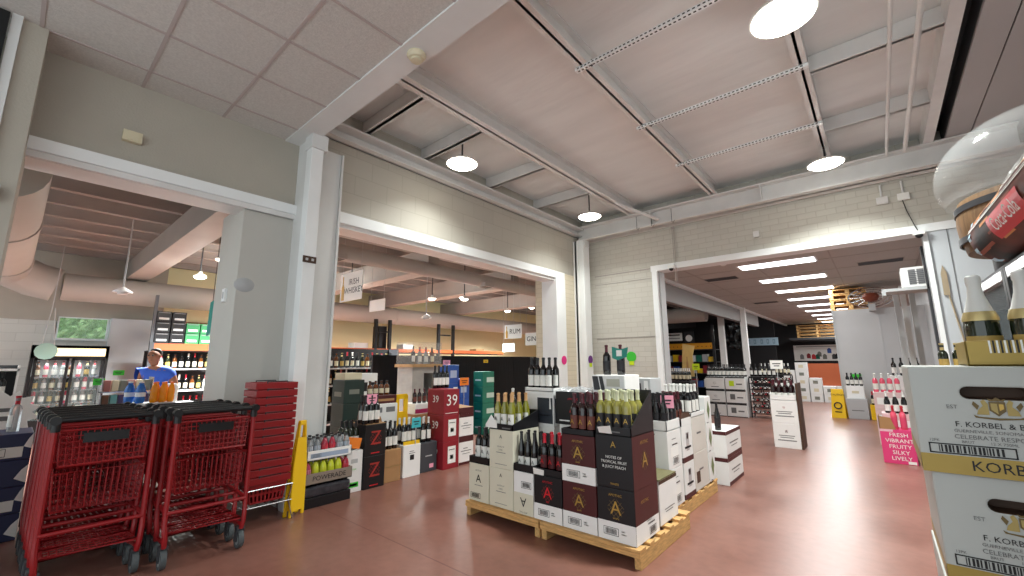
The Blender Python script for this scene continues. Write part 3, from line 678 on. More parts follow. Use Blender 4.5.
# ------------------------------------------------------------------ stacked hand baskets in a wire stand
def make_basket(label, group):
    t = thing('hand_basket', label, 'shopping basket', (0, 0, 0), 0, group)
    w0, d0, w1, d1, h = .13, .155, .155, .188, .25; m = MB()
    def ring(w, d, z): return [(-w, -d, z), (w, -d, z), (w, d, z), (-w, d, z)]
    a, b = ring(w0, d0, 0), ring(w1, d1, h)
    # walls with a grid of square holes
    for i in range(4):
        p, q, r_, s_ = (Vector(v) for v in (a[i], a[(i + 1) % 4], b[(i + 1) % 4], b[i])); n = 9
        def P(u, v): return p.lerp(q, u).lerp(s_.lerp(r_, u), v)
        rows = [(0, .08), (.3, .36), (.58, 1)]
        for v0, v1 in rows: m.add([P(0, v0), P(1, v0), P(1, v1), P(0, v1)], [(0, 1, 2, 3)], BASKETRED)
        for k in range(n + 1):
            u0, u1 = max(0, k / n - .025), min(1, k / n + .025)
            for v0, v1 in ((.08, .3), (.36, .58)): m.add([P(u0, v0), P(u1, v0), P(u1, v1), P(u0, v1)], [(0, 1, 2, 3)], BASKETRED)
    m.add(a, [(3, 2, 1, 0)], BASKETRED)
    body = m.build('body', t); so = body.modifiers.new('thick', 'SOLIDIFY'); so.thickness = .003 * S; so.offset = 0
    m = MB()
    for i in range(4):
        p, q = Vector(b[i]), Vector(b[(i + 1) % 4]); o = Vector(((p + q) / 2)[:2] + (0,)).normalized() * .018; dz = Vector((0, 0, -.066))
        e = (q - p).normalized() * .018
        m.hexa([p + dz - e + o, q + dz + e + o, q + dz, p + dz], [p - e + o, q + e + o, q, p], BASKETRED)
    m.build('rim', t, bevel=.004)
    for s in (-1, 1): m = MB(); m.tube([(s * (w1 + .012), -.1, h - .01), (s * (w1 + .014), -.1, h + .012), (s * (w1 + .014), .1, h + .012), (s * (w1 + .012), .1, h - .01)], .008, DGREY, 6); m.build('handle', t)
    return t
b0 = None; ow = ['bottom', 'second', 'third', 'fourth', 'fifth', 'sixth', 'seventh', 'eighth', 'ninth', 'tenth', 'eleventh', 'twelfth', 'top']
for k in range(13):
    lab = f'red plastic hand basket, {ow[k]} of the stack' if k in (0, 12) else f'red plastic hand basket in the stack, {ow[k]} from the bottom'
    p = (-5.05, 1.88, .22 + .078 * k)
    if b0 is None: b0 = make_basket(lab, 'stacked red hand baskets'); b0.location = [v * S for v in p]
    else: dup(b0, p, random.uniform(-.02, .02), lab)
t = thing('basket_stand', 'chrome wire stand under the stacked red baskets', 'stand', (-5.05, 1.88, 0))
m = MB(); X, Y = .18, .225
m.tube([(-X, -Y, .36), (X, -Y, .36), (X, Y, .36), (-X, Y, .36)], .007, CHROME, 6, closed=True)
m.tube([(-X, -Y, .2), (X, -Y, .2), (X, Y, .2), (-X, Y, .2)], .006, CHROME, 6, closed=True)
for i in range(7): m.tube([(-X, -Y + 2 * Y * i / 6, .2), (X, -Y + 2 * Y * i / 6, .2)], .005, CHROME, 5)
m.build('rack', t)
for sx in (-1, 1):
    for sy in (-1, 1): MB().tube([(sx * X, sy * Y, .36), (sx * (X - .03), sy * (Y - .02), .2), (sx * (X + .01), sy * (Y + .02), .01)], .007, CHROME, 6).build('leg', t)
# ------------------------------------------------------------------ folded wet floor sign
t = thing('wet_floor_sign', 'yellow folded wet floor sign leaning beside the red baskets', 'sign', (-4.96, 2.2, 0), .4); t.scale = (1, .62, 1)
for k, (dx, nm) in enumerate(((0, 'front_panel'), (-.075, 'back_panel'))):
    m = MB(); lean = .035 if k == 0 else .0
    def pt(y, z): return (dx * (1 - z * .85) + .02, y, z)
    def slab(pts): m.prism([pt(*p) for p in pts], (-.022, 0, 0), YELLOW)
    slab([(-.16, .0), (-.1, .0), (-.1, .05), (.1, .05), (.1, 0), (.16, 0), (.15, .5), (.1, .8), (-.1, .8), (-.15, .5)])
    slab([(-.1, .8), (-.06, .8), (-.05, .93), (-.07, .98)]); slab([(.06, .8), (.1, .8), (.07, .98), (.05, .93)]); slab([(-.07, .98), (-.05, .93), (.05, .93), (.07, .98)])
    o = m.build(nm, t, bevel=.005)

# ------------------------------------------------------------------ bottled drinks in trays by the column
t = carton('dark shrink wrapped drink case at the bottom of the drinks stack', -5.4, -5.04, 2.32, 2.87, 0, .11, BLACKC, group='stacked drink trays', name='drink_case', bevel=.004)
m = MB(); m.box(-.178, .178, -.275, .275, .11, .23, mat('dark_shrink', '3a3a40', .2, noise=.3, nscale=18))
m.build('shrink_wrap', t, bevel=.03)
m = MB()
for i in range(6): m.lathe([(0, .23), (.038, .23), (.03, .25), (0, .25)], BLACKP, 10, (.1, -.23 + .092 * i, 0))
m.build('bottle_tops', t)
def open_tray(label, x0, x1, y0, y1, z, h, m_, ops=(), group=None):
    w, d = x1 - x0, y1 - y0; mb = MB(); X, Y = w / 2, d / 2; th = .008
    mb.box(-X, X, -Y, Y, 0, .008, m_); mb.box(-X, X, -Y, -Y + th, 0, h, m_); mb.box(-X, X, Y - th, Y, 0, h, m_); mb.box(-X, -X + th, -Y, Y, 0, h, m_); mb.box(X - th, X, -Y, Y, 0, h, m_)
    o = mb.build('drink_tray', None, ((x0 + x1) / 2, (y0 + y1) / 2, z)); tag(o, label, 'tray', group)
    if ops: p = MB(); draw(p, (w, d, h), ops); p.build('printing', o)
    return o
open_tray('grey brown printed tray of sports drinks in middle of drinks stack', -5.4, -5.03, 2.31, 2.87, .252, .12, mat('kraft_grey', '8d7f73', .6), [('T', 'r', 'POWERADE', .5, .5, .62, INK)], 'stacked drink trays')
kinds = ['sodapink', 'sodayel', 'sodayel', 'sodayel', 'sodayel', 'sodared']
for i in range(6):
    for j in range(2):
        nm = {'sodapink': 'pink', 'sodayel': 'yellow', 'sodared': 'red'}[kinds[i]]
        bottle(kinds[i], -5.11 - .13 * j, 2.36 + .092 * i, .262, f'{nm} sports drink bottle in grey tray, {"front" if j == 0 else "back"} row, {colword(i, 6)}', 'sports drinks in the grey tray', PI / 2)
open_tray('white printed tray of clear bottles on top of drinks stack', -5.39, -5.05, 2.32, 2.86, .505, .11, WHITE, [('R', 'r', .08, .25, .92, .7, mat('pale_blue_print', '9fb0c8', .5)), ('B', 'r', .1, .3, .3, .65, MGREY)], 'stacked drink trays')
for i in range(6):
    for j in range(3):
        k = 'sodared' if (i, j) in ((2, 0), (3, 0)) else 'soda'
        bottle(k, -5.11 - .1 * j, 2.365 + .09 * i, .515, f'{"red labelled" if k != "soda" else "clear"} drink bottle in top white tray, {rowword(j, 3)}, {colword(i, 6)}', 'bottles in the white top tray', PI / 2)

# ------------------------------------------------------------------ row of cartons along the left opening
GL = 'wine cartons along the wide left opening'
carton('white carton with green ring print beside the drinks stack', -5.62, -5.24, 2.9, 3.13, 0, .5, WHITE, [('T', 'r', 'DARK', .5, .55, .05, LIMEG), ('R', 'r', .2, .12, .8, .24, LIMEG), ('R', 'r', .28, .15, .72, .21, WHITE), ('R', 'r', .3, .7, .7, .8, LGREY)], GL)
bottles('greenwhite', -5.42, 3.01, .5, 3, 2, .075, .1, 'dark bottle with white label on the white green-printed carton', 'wine bottles behind the drinks stack', 'r')
m = MB().prism([(0, -.1, .03), (0, .06, 0), (0, .09, .13), (0, -.08, .16)], (-.004, 0, 0), ORANGE); m.box(-.012, -.004, -.02, .02, -.0, .1, DGREY)
o = m.build('price_card', None, (-5.22, 3.0, .52), -.1); tag(o, 'orange price card on bottles above white green-printed carton', 'price card', 'bright price cards')
zops = [('T', 'r', 'Z', .5, .55, .62, mat('dark_red_print', 'a3322c', .5)), ('O', 'r', .5, .55, .3, mat('dull_red_print', '7d2a28', .5)), ('R', 'r', .3, .08, .7, .11, REDP), ('T', 'l', 'Z', .5, .5, .5, REDP), ('R', 'f', .2, .4, .8, .6, DGREY)]
carton('black carton with red letter Z, lower of two', -5.62, -5.22, 3.14, 3.45, 0, .4, BLACKC, zops, GL)
zt = carton('black carton with red letter Z, upper of two, bottles on top', -5.62, -5.22, 3.14, 3.45, .4, .8, BLACKC, zops, GL)
MB().box(-.19, .19, -.15, .15, .401, .407, BROWNC).build('top_flap', zt)
bottles('cabwhite', -5.33, 3.24, .808, 3, 2, .085, .1, 'dark wine bottle with white label on black Z cartons', 'bottles on the black Z cartons', 'r')
def card(label, x, y, z, w, h, m_, rot=PI / 2, cat='price card', group='bright price cards', pole=None, name='price_card'):
    o = MB().box(-w / 2, w / 2, -.003, .003, 0, h, m_).build(name, None, (x, y, z), rot); tag(o, label, cat, group)
    q = MB(); q.box(-w * .32, w * .32, -.0042, -.003, h * .55, h * .66, INK); q.box(-w * .22, w * .22, -.0042, -.003, h * .3, h * .4, INK); q.build('writing', o)
    if pole: MB().box(-.006, .006, .003, .012, -pole, h * .5, LGREY).build('stake', o)
    return o
card('pink price card on the bottles above black Z cartons', -5.27, 3.24, 1.06, .16, .13, PINK, group='bright price cards', pole=.25)
carton('plain brown carton right of the black Z cartons', -5.66, -5.28, 3.47, 3.75, 0, .42, BROWNC, [('R', 'r', .0, .46, 1, .5, mat('packing_tape', '9a7a4f', .3))], GL)
bottles('cabwhite', -5.42, 3.6, .42, 3, 2, .085, .11, 'dark wine bottle on the plain brown carton', 'bottles on the brown carton', 'r')
carton('white carton with black print in the row by the left opening', -5.72, -5.3, 3.8, 4.1, 0, .44, WHITE, [('R', 'r', .38, .52, .62, .68, INK), ('R', 'r', .33, .72, .67, .74, GREYINK), ('R', 'r', .35, .78, .6, .8, GREYINK)], GL)
bottles('whitecap', -5.46, 3.95, .44, 3, 2, .085, .11, 'dark bottle with white label on the white black-printed carton', 'bottles on white black-printed carton', 'r')
o = MB().box(-.14, .14, -.004, .004, 0, .05, YELLOW).build('price_strip', None, (-5.31, 3.94, .44), PI / 2); tag(o, 'yellow strip along front of bottles by left opening', 'price strip')
card('teal price card over bottles on white black-printed carton', -5.29, 4.0, .67, .16, .14, TEAL, pole=.23)
carton('dark grey carton with pink spot beside the maroon 39 cartons', -5.75, -5.34, 4.13, 4.44, 0, .42, mat('slate_carton', '43454b', .5, noise=.04), [('R', 'r', .3, .52, .7, .56, LGREY), ('R', 'r', .55, .12, .8, .26, PINK)], GL)
bottles('whitecap', -5.48, 4.28, .42, 2, 2, .1, .11, 'dark bottle with white label on the dark grey carton', 'bottles on the dark grey carton', 'r')
w39 = [('T', 'r', '39', .5, .55, .62, PAPER), ('T', 'f', '39', .5, .6, .4, PAPER), ('R', 'r', .1, .06, .9, .08, PAPER)]
wlab = [('R', 'r', .3, .2, .8, .82, PAPER), ('R', 'r', .45, .35, .65, .5, MGREY), ('R', 'r', .36, .68, .74, .71, INK), ('T', 'f', '39', .5, .6, .4, PAPER)]
for z0, z1, ops, l in ((0, .4, wlab, 'bottom of its stack, white label'), (.4, .8, wlab, 'middle of its stack, white label'), (.8, 1.19, w39, 'top of its stack, white numerals')):
    carton('wine red carton, ' + l, -5.62, -5.22, 4.46, 4.78, z0, z1, WINE, ops, 'stack of wine red cartons')
bottles('cabwhite', -5.62, 4.72, 1.19, 4, 1, .085, .1, 'dark bottle with white label behind top wine red carton', 'bottles on wine red cartons', 'r')
for z0, z1, l in ((0, .4, 'lower'), (.4, .78, 'upper')):
    carton(f'white carton with wine red bands right of the 39 cartons, {l}', -5.66, -5.26, 4.82, 5.14, z0, z1, WHITE, [('R', 'r', 0, .86, 1, 1, MAROON), ('R', 'r', 0, 0, 1, .1, MAROON), ('R', 'r', .15, .5, .85, .53, GREYINK), ('R', 'r', .25, .4, .75, .42, GREYINK), ('R', 'r', .3, .6, .6, .63, GREYINK)], 'white cartons with wine red bands')
m = MB(); m.box(-.2, .2, -.16, .16, 0, .1, MAROON); m.hexa([(-.2, -.16, .1), (.2, -.16, .1), (.2, .16, .1), (-.2, .16, .1)], [(-.2, -.16, .32), (-.16, -.16, .32), (-.16, .16, .12), (-.2, .16, .12)], BROWNC)
o = m.build('opened_carton', None, (-5.46, 4.98, .78)); tag(o, 'cut open wine red carton on white banded cartons', 'box')

# ================================================================== pallet island in the middle
def pallet(label, x0, y0, w, d, h=.15):
    t = thing('wooden_pallet', label, 'pallet', (x0 + w / 2, y0 + d / 2, 0), 0, 'wooden pallets under the wine island'); X, Y = w / 2, d / 2
    for k, sx in enumerate((-1, 0, 1)):
        c = sx * (X - .03); m = MB(); m.box(c - .028, c + .028, -Y + (.34 if k == 1 else .02), Y - .02, 0, h - .025, WOODY); m.build('stringer', t, bevel=.004)
    ys = [-Y, -Y + .2, -Y + .42, -Y + .64, -Y + .86, Y - .12]
    for k, y in enumerate(ys):
        if y > Y - .1: continue
        m = MB(); wd_ = (.12, .09, .1, .09, .1, .12)[k]; m.box(-X, X, y, y + wd_, h - .025, h - .001, WOOD); m.build('deck_board', t, bevel=.003)
    m = MB(); m.box(-X, X, -Y - .001, -Y + .018, h - .062, h - .026, WOOD); m.build('lead_board', t, bevel=.003)
pallet('wooden pallet at front left of the wine island', -3.57, 3.38, .98, 1.17)
pallet('wooden pallet at front right corner of the wine island', -2.57, 3.38, .97, 1.17)
pallet('wooden pallet at back right of the wine island', -2.72, 4.62, .98, 1.38)
pallet('wooden pallet at back left of the wine island', -3.72, 4.62, .98, 1.38)
G = 'wine cartons on the pallet island'
E_ = .152
cream = lambda: [('T', 'f', 'A', .5, .6, .3, INK), ('T', 'f', 'APOTHIC', .5, .82, .06, GREYINK), ('R', 'f', .3, .42, .7, .435, GREYINK), ('B', 'f', .1, .08, .6, .22, INK)]
cnotes = [('T', 'f', 'A', .5, .82, .14, INK), ('T', 'f', 'NOTES OF', .5, .56, .055, GREYINK), ('T', 'f', 'DARK', .5, .48, .055, GREYINK), ('R', 'f', .3, .4, .7, .415, GREYINK), ('R', 'f', .25, .1, .75, .112, GREYINK)]
a = carton('cream carton with black letter A at left end of pallet island', -3.56, -3.265, 3.42, 3.86, E_, .53, CREAMC, cream(), G)
tray(a, (.293, .438), .379, .07, .07, BLACKC)
bottles('redA', -3.41, 3.57, .538, 3, 2, .088, .12, 'dark bottle with white A label at left end of island', 'bottles in the left end tray')
carton('cream carton with small black text, lower of two', -3.255, -2.93, 3.42, 3.86, E_, .53, CREAMC, cnotes, G)
b = carton('cream carton with small black text, upper of two', -3.255, -2.93, 3.42, 3.86, .531, .91, CREAMC, cnotes, G)
tray(b, (.325, .44), .379, .06, .18, BLACKC, ops=[('R', 'f', .55, .25, .9, .45, GREYINK)], left=(.12, .18))
bottles('whiteA', -3.09, 3.6, .918, 3, 3, .095, .12, 'white wine bottle with A label in black tray', 'white wine bottles on the cream cartons')
m = MB(); m.prism([(-.1, 0, 0), (.06, 0, 0), (.06, 0, .05), (-.02, 0, .13), (-.1, 0, .03)], (0, .004, 0), PAPER); o = m.build('torn_paper_tag', None, (-3.2, 3.407, .925)); tag(o, 'white paper tag stuck on tray of white wine', 'tag')
c = carton('white carton with upside down letter A', -2.92, -2.675, 3.42, 3.86, E_, .54, WHITE, [('R', 'f', 0, 0, 1, .5, CREAMC), ('T', 'f', 'A', .5, .3, .3, INK, 1), ('T', 'f', 'APOTHIC', .5, .06, .06, GREYINK, 1), ('B', 'f', .4, .62, .9, .78, INK)], G)
tray(c, (.243, .438), .389, .07, .07, BLACKC)
bottles('pinotA', -2.805, 3.57, .549, 3, 2, .083, .12, 'dark sloping bottle with white A label in black tray', 'bottles on the upside down carton')
def apo(col, top, letter, lower=WHITE, band=.36):
    return [('R', 'f', 0, 0, 1, band, lower), ('R', 'r', 0, 0, 1, band, lower), ('O', 'f', .5, .62, .25, mat('dull_' + letter.name, '6b5636' if letter is GOLD else '7a1a1e', .5)), ('T', 'f', 'A', .5, .62, .36, letter), ('T', 'f', 'APOTHIC', .5, .87, .07, letter), ('T', 'f', top, .5, .43, .045, letter),
            ('B', 'f', .15, .1, .55, .25, INK), ('R', 'f', .62, .15, .75, .17, GREYINK), ('R', 'f', .62, .2, .72, .22, GREYINK)]
d = carton('black and white carton with red letter A', -2.665, -2.345, 3.42, 3.86, E_, .545, BLACKC, apo(0, 'RED', REDP), G)
tray(d, (.318, .438), .394, .06, .06, BLACKC)
bottles('redcap', -2.505, 3.57, .554, 3, 2, .092, .12, 'red wine bottle with bright red capsule in black tray', 'red capped bottles on the red A carton')
o = MB().hexa([(-.06, 0, 0), (.06, 0, 0), (.06, .004, 0), (-.06, .004, 0)], [(-.05, -.02, .06), (.07, -.01, .05), (.07, -.006, .05), (-.05, -.016, .06)], PAPER).build('price_tag', None, (-2.6, 3.408, .55)); tag(o, 'white tag at front of the red capped bottles', 'tag')
carton('maroon and white carton with gold letter A, lower of two', -2.335, -1.99, 3.42, 3.86, E_, .545, MAROON, apo(0, 'DARK', GOLD), G)
e = carton('maroon and white carton with gold letter A, upper of two', -2.335, -1.99, 3.42, 3.86, .546, .95, MAROON, apo(0, 'DARK', GOLD), G)
tray(e, (.343, .438), .404, .05, .05, BLACKC)
bottles('maroonA', -2.125, 3.59, .958, 3, 3, .088, .12, 'maroon labelled bottle with A in dark tray', 'maroon bottles on the gold A cartons')
carton('black and white carton with gold letter A at island corner', -1.98, -1.64, 3.42, 3.88, E_, .56, BLACKC,
       apo(0, 'WHITE', GOLD) + [('R', 'r', 0, .36, 1, 1, MAROON), ('B', 'r', .55, .06, .85, .2, INK), ('R', 'r', .5, .26, .8, .29, GREYINK), ('R', 'r', .45, .33, .7, .35, GREYINK), ('T', 'r', 'APOTHIC', .4, .75, .09, GOLD)], G)
f = carton('black carton with white lines of text at island corner', -1.98, -1.64, 3.42, 3.88, .561, .985, BLACKC,
           [('T', 'f', 'A', .5, .82, .17, GOLD), ('T', 'f', 'NOTES OF', .5, .58, .075, PAPER), ('T', 'f', 'TROPICAL FRUIT', .5, .49, .075, PAPER), ('T', 'f', '& JUICY PEACH', .5, .4, .075, PAPER), ('T', 'f', 'WHITE', .5, .08, .06, GOLD),
            ('R', 'r', 0, 0, 1, 1, MAROON), ('O', 'r', .5, .5, .26, mat('dull_gold_print', '6b5636', .5)), ('T', 'r', 'A', .5, .5, .4, GOLD), ('T', 'r', 'APOTHIC', .5, .85, .09, GOLD)], G)
tray(f, (.338, .458), .424, .07, .36, BLACKC, left=(.07, .1), ops=[('R', 'f', .42, .35, .7, .5, GREYINK)])
bottles('paleA', -1.825, 3.6, .995, 4, 3, .082, .115, 'pale green bottle with black label in corner tray', 'white wine bottles in the corner tray')
o = MB().hexa([(-.06, 0, 0), (.06, 0, 0), (.06, .004, 0), (-.06, .004, 0)], [(-.06, -.03, .05), (.06, -.03, .07), (.06, -.026, .07), (-.06, -.026, .05)], PAPER).build('price_tag', None, (-1.87, 3.405, 1.0)); tag(o, 'white tag at front of the pale green bottles', 'tag')
# second row
gops = [('R', 'f', .45, .08, .97, .82, mat('slate_print', '2e343d', .5)), ('R', 'f', .55, .3, .85, .33, GREYINK), ('R', 'r', .1, .1, .9, .8, mat('slate_print', '2e343d', .5))]
for z0, z1, w in ((E_, .53, 'bottom'), (.531, .91, 'middle'), (.911, 1.28, 'top')):
    k = carton(f'white carton with dark slate panel behind the white wines, {w} of three', -3.17, -2.77, 3.92, 4.2, z0, z1, WHITE, gops, G)
m = MB(); draw(m, (.4, .28, .37), [('P', 'f', [(.86, .5), (.92, .5), (.9, .85), (.87, .85)], WHITE)]); m.build('bottle_drawing', k)
tray(k, (.4, .278), .37, .04, .04, WHITE)
bottles('cabwhite', -3.0, 4.06, 1.287, 4, 2, .085, .12, 'dark bottle with tall white label on slate panel cartons', 'bottles on the slate panel cartons')
bottle('whitecap', -3.42, 4.0, .935, 'single dark bottle with white capsule left of the white wines', None)
carton('white carton under the single white capped bottle', -3.56, -3.22, 3.9, 4.3, .551, .935, WHITE, [('R', 'f', .2, .4, .8, .5, GREYINK)], G)
carton('white carton at back left of island, lowest', -3.56, -3.22, 3.9, 4.3, E_, .55, WHITE, [('R', 'f', .2, .4, .8, .5, GREYINK)], G)
for z0, z1, w in ((E_, .54, 'bottom'), (.541, .95, 'second')):
    carton(f'white carton with black print behind the gold A cartons, {w}', -2.7, -2.28, 3.92, 4.3, z0, z1, WHITE, [('B', 'f', .1, .4, .5, .7, INK)], G)
h = carton('black carton with red A wrapped in clear plastic on top', -2.74, -2.3, 3.92, 4.3, .951, 1.29, BLACKC, [('T', 'f', 'A', .5, .5, .4, REDP), ('T', 'f', 'APOTHIC', .5, .78, .09, REDP), ('R', 'f', .1, .1, .4, .14, PAPER)], G)
m = MB(); rr = random.Random(8)
n = 9; vs = [(-.23 + .46 * i / n, -.21 + .42 * j / n, .343 + rr.uniform(0, .05) * (0 < i < n and 0 < j < n)) for i in range(n + 1) for j in range(n + 1)]
m.add(vs, [(i * (n + 1) + j, (i + 1) * (n + 1) + j, (i + 1) * (n + 1) + j + 1, i * (n + 1) + j + 1) for i in range(n) for j in range(n)], PLASTIC); m.build('plastic_wrap', h)
for z0, z1, w in ((E_, .53, 'bottom'), (.531, .91, 'second'), (.911, 1.22, 'third')):
    carton(f'white carton behind the pale green bottles, {w}', -2.22, -1.9, 3.95, 4.38, z0, z1, WHITE, [('R', 'f', .2, .5, .8, .6, GREYINK)], G)
k = carton('white carton with dark stripes carrying two red capped bottles', -2.3, -1.94, 3.96, 4.3, 1.221, 1.47, WHITE, [('P', 'f', [(.05, .4), (.25, .4), (.18, .95), (-.0, .95)], DGREY), ('P', 'f', [(.28, .4), (.4, .4), (.33, .95), (.21, .95)], DGREY), ('R', 'f', .45, .55, .85, .85, mat('pale_grey_print', 'c3c2b4', .5)), ('T', 'f', 'BREWING', .55, .2, .3, INK)], G)
bottle('plain', -2.21, 4.12, 1.471, 'dark bottle with red capsule on striped white carton, left one', 'two bottles on the striped carton')
bottle('plain', -2.05, 4.12, 1.471, 'dark bottle behind a teal card on striped white carton', 'two bottles on the striped carton')
o = MB().prism([(-.08, 0, 0), (-.02, 0, -.02), (.08, 0, .01), (.1, 0, .11), (.02, 0, .09), (-.08, 0, .12)], (0, .005, 0), mat('sea_green_card', '2f8c7e', .6)).build('price_card', None, (-2.04, 4.07, 1.64)); tag(o, 'teal starburst card on bottle on the striped white carton', 'price card')
MB().box(-.03, .03, -.002, 0, .02, .08, PAPER).build('label', o)
GR = 'bottles along the right side of the island'
k = carton('low white carton with brown tray at right side of island', -1.89, -1.66, 3.96, 4.4, E_, .53, WHITE, [('R', 'r', .25, .3, .8, .32, GREYINK), ('R', 'r', .3, .24, .7, .26, GREYINK), ('R', 'r', 0, .92, 1, 1, DBROWN)], G)
MB().box(-.115, .115, -.22, .22, .379, .39, mat('olive_card', '6f6a48', .6)).build('top_sheet', k)
bottle('dark', -1.78, 4.06, .543, 'single dark bottle on low brown topped carton beside corner stack', GR)
wops = [('R', 'r', .2, .2, .75, .55, PAPER), ('B', 'r', .3, .1, .75, .3, GREYINK), ('R', 'r', .3, .6, .7, .63, INK), ('R', 'r', .3, .75, .6, .77, GREYINK), ('R', 'f', .3, .88, .6, .92, GREYINK), ('R', 'f', .1, .75, .2, .77, GREYINK)]
for z0, z1, w in ((E_, .52, 'lower'), (.521, .9, 'upper, under black bottles')):
    k = carton(f'plain white carton at island right side, {w}', -2.06, -1.74, 4.44, 4.82, z0, z1, WHITE2, wops, G)
tray(k, (.32, .38), .379, .1, .1, WHITE2)
bottles('dark', -1.9, 4.63, .91, 4, 3, .076, .115, 'black bottle in white tray right of pale green wines', GR)
card('pink price card over black bottles at island right side', -1.77, 4.58, 1.12, .13, .13, PINK, rot=.35, pole=.2)
mops = [('R', 'r', 0, 0, 1, .14, MAROON), ('R', 'r', .35, .3, .65, .8, mat('soft_grey_print', 'b9b4b4', .5)), ('R', 'r', .42, .62, .58, .78, WINE), ('R', 'r', .2, .36, .8, .42, INK), ('R', 'f', 0, 0, 1, .14, MAROON)]
for z0, z1, w in ((E_, .52, 'lower'), (.521, .9, 'upper')):
    k = carton(f'white carton with maroon foot at island right side, {w}', -2.06, -1.74, 4.86, 5.18, z0, z1, WHITE2, mops, G)
m = MB(); m.box(-.16, .16, -.16, -.15, .38, .46, MAROON); m.box(.15, .16, -.16, .16, .38, .46, WHITE2); m.prism([(.15, -.16, .46), (.15, .16, .46), (.15, .1, .52), (.15, -.1, .52)], (.01, 0, 0), DBROWN); m.build('cut_tray', k)
bottles('maroonA', -1.92, 5.02, .901, 3, 2, .085, .12, 'dark bottle in maroon footed carton tray', GR)
for z0, z1, w in ((E_, .56, 'lower'), (.561, .96, 'upper')):
    k = carton(f'off white carton at back right of island, {w}', -2.1, -1.75, 5.22, 5.72, z0, z1, mat('offwhite_carton', 'd4d0c8', .5), [('R', 'f', .3, .45, .7, .5, GREYINK), ('R', 'r', .3, .5, .6, .55, GREYINK), ('R', 'r', .1, .2, .35, .5, DBROWN)] if w == 'lower' else [('R', 'f', .3, .45, .7, .5, GREYINK), ('R', 'r', .3, .5, .6, .55, GREYINK)], G)
tray(k, (.35, .5), .4, .05, .05, WHITE2)
bottles('whitecap', -1.92, 5.42, .97, 4, 3, .085, .13, 'dark bottle with white label and capsule on off white cartons', GR)
diam = [('P', 'r', [(.5, .15), (.75, .5), (.5, .85), (.25, .5)], mat('olive_diamond', '6f7f52', .5)), ('R', 'r', .1, .03, .4, .06, GREYINK)]
for z0, z1, w in ((E_, .49, 'bottom'), (.491, .83, 'middle'), (.831, 1.16, 'top')):
    carton(f'white carton with green diamond at far right of island, {w}', -2.06, -1.75, 5.76, 5.99, z0, z1, WHITE2, diam, G)
bottles('whitecap', -2.35, 5.25, .97, 3, 2, .09, .13, 'dark bottle behind the off white cartons of island', GR)
carton('white carton behind the off white cartons, lower', -2.55, -2.15, 5.0, 5.5, E_, .56, WHITE2, (), G)
carton('white carton behind the off white cartons, upper', -2.55, -2.15, 5.0, 5.5, .561, .97, WHITE2, (), G)
# grey patterned bottle carriers
for i in range(3):
    o = carton(f'grey printed bottle carrier in the island centre, {colword(i, 3)}', -2.54 + .2 * i, -2.36 + .2 * i, 4.62, 4.92, 1.151, 1.42, LGREY, [('P', 'f', [(.1, .1), (.45, .1), (.4, .8), (.15, .8)], DGREY), ('P', 'f', [(.55, .15), (.9, .15), (.85, .9), (.6, .9)], WHITE), ('P', 'f', [(.62, .15), (.8, .15), (.75, .6), (.65, .6)], INK)], 'grey printed bottle carriers')
for k, z0 in enumerate((E_, .49, .82)):
    carton(f'white carton under the grey bottle carriers, {("bottom", "middle", "top")[k]}', -2.56, -2.12, 4.6, 4.95, z0, z0 + .329, WHITE2, (), G)
# cartons on the floor past the island
GF = 'cartons on the floor past the island'
for z0, z1, w in ((0, .34, 'lower'), (.341, .68, 'upper')):
    k = carton(f'white carton with maroon band on the floor past the island, {w}', -2.1, -1.68, 6.3, 7.05, z0, z1, WHITE2, [('R', 'r', 0, 0, 1, .14, MAROON), ('R', 'r', 0, .86, 1, 1, MAROON), ('R', 'r', .2, .5, .8, .55, GREYINK), ('R', 'r', .3, .38, .7, .41, GREYINK), ('R', 'f', 0, .86, 1, 1, MAROON)], GF)
bottle('dark', -1.8, 6.42, .681, 'single dark bottle on maroon banded cartons past the island', None)

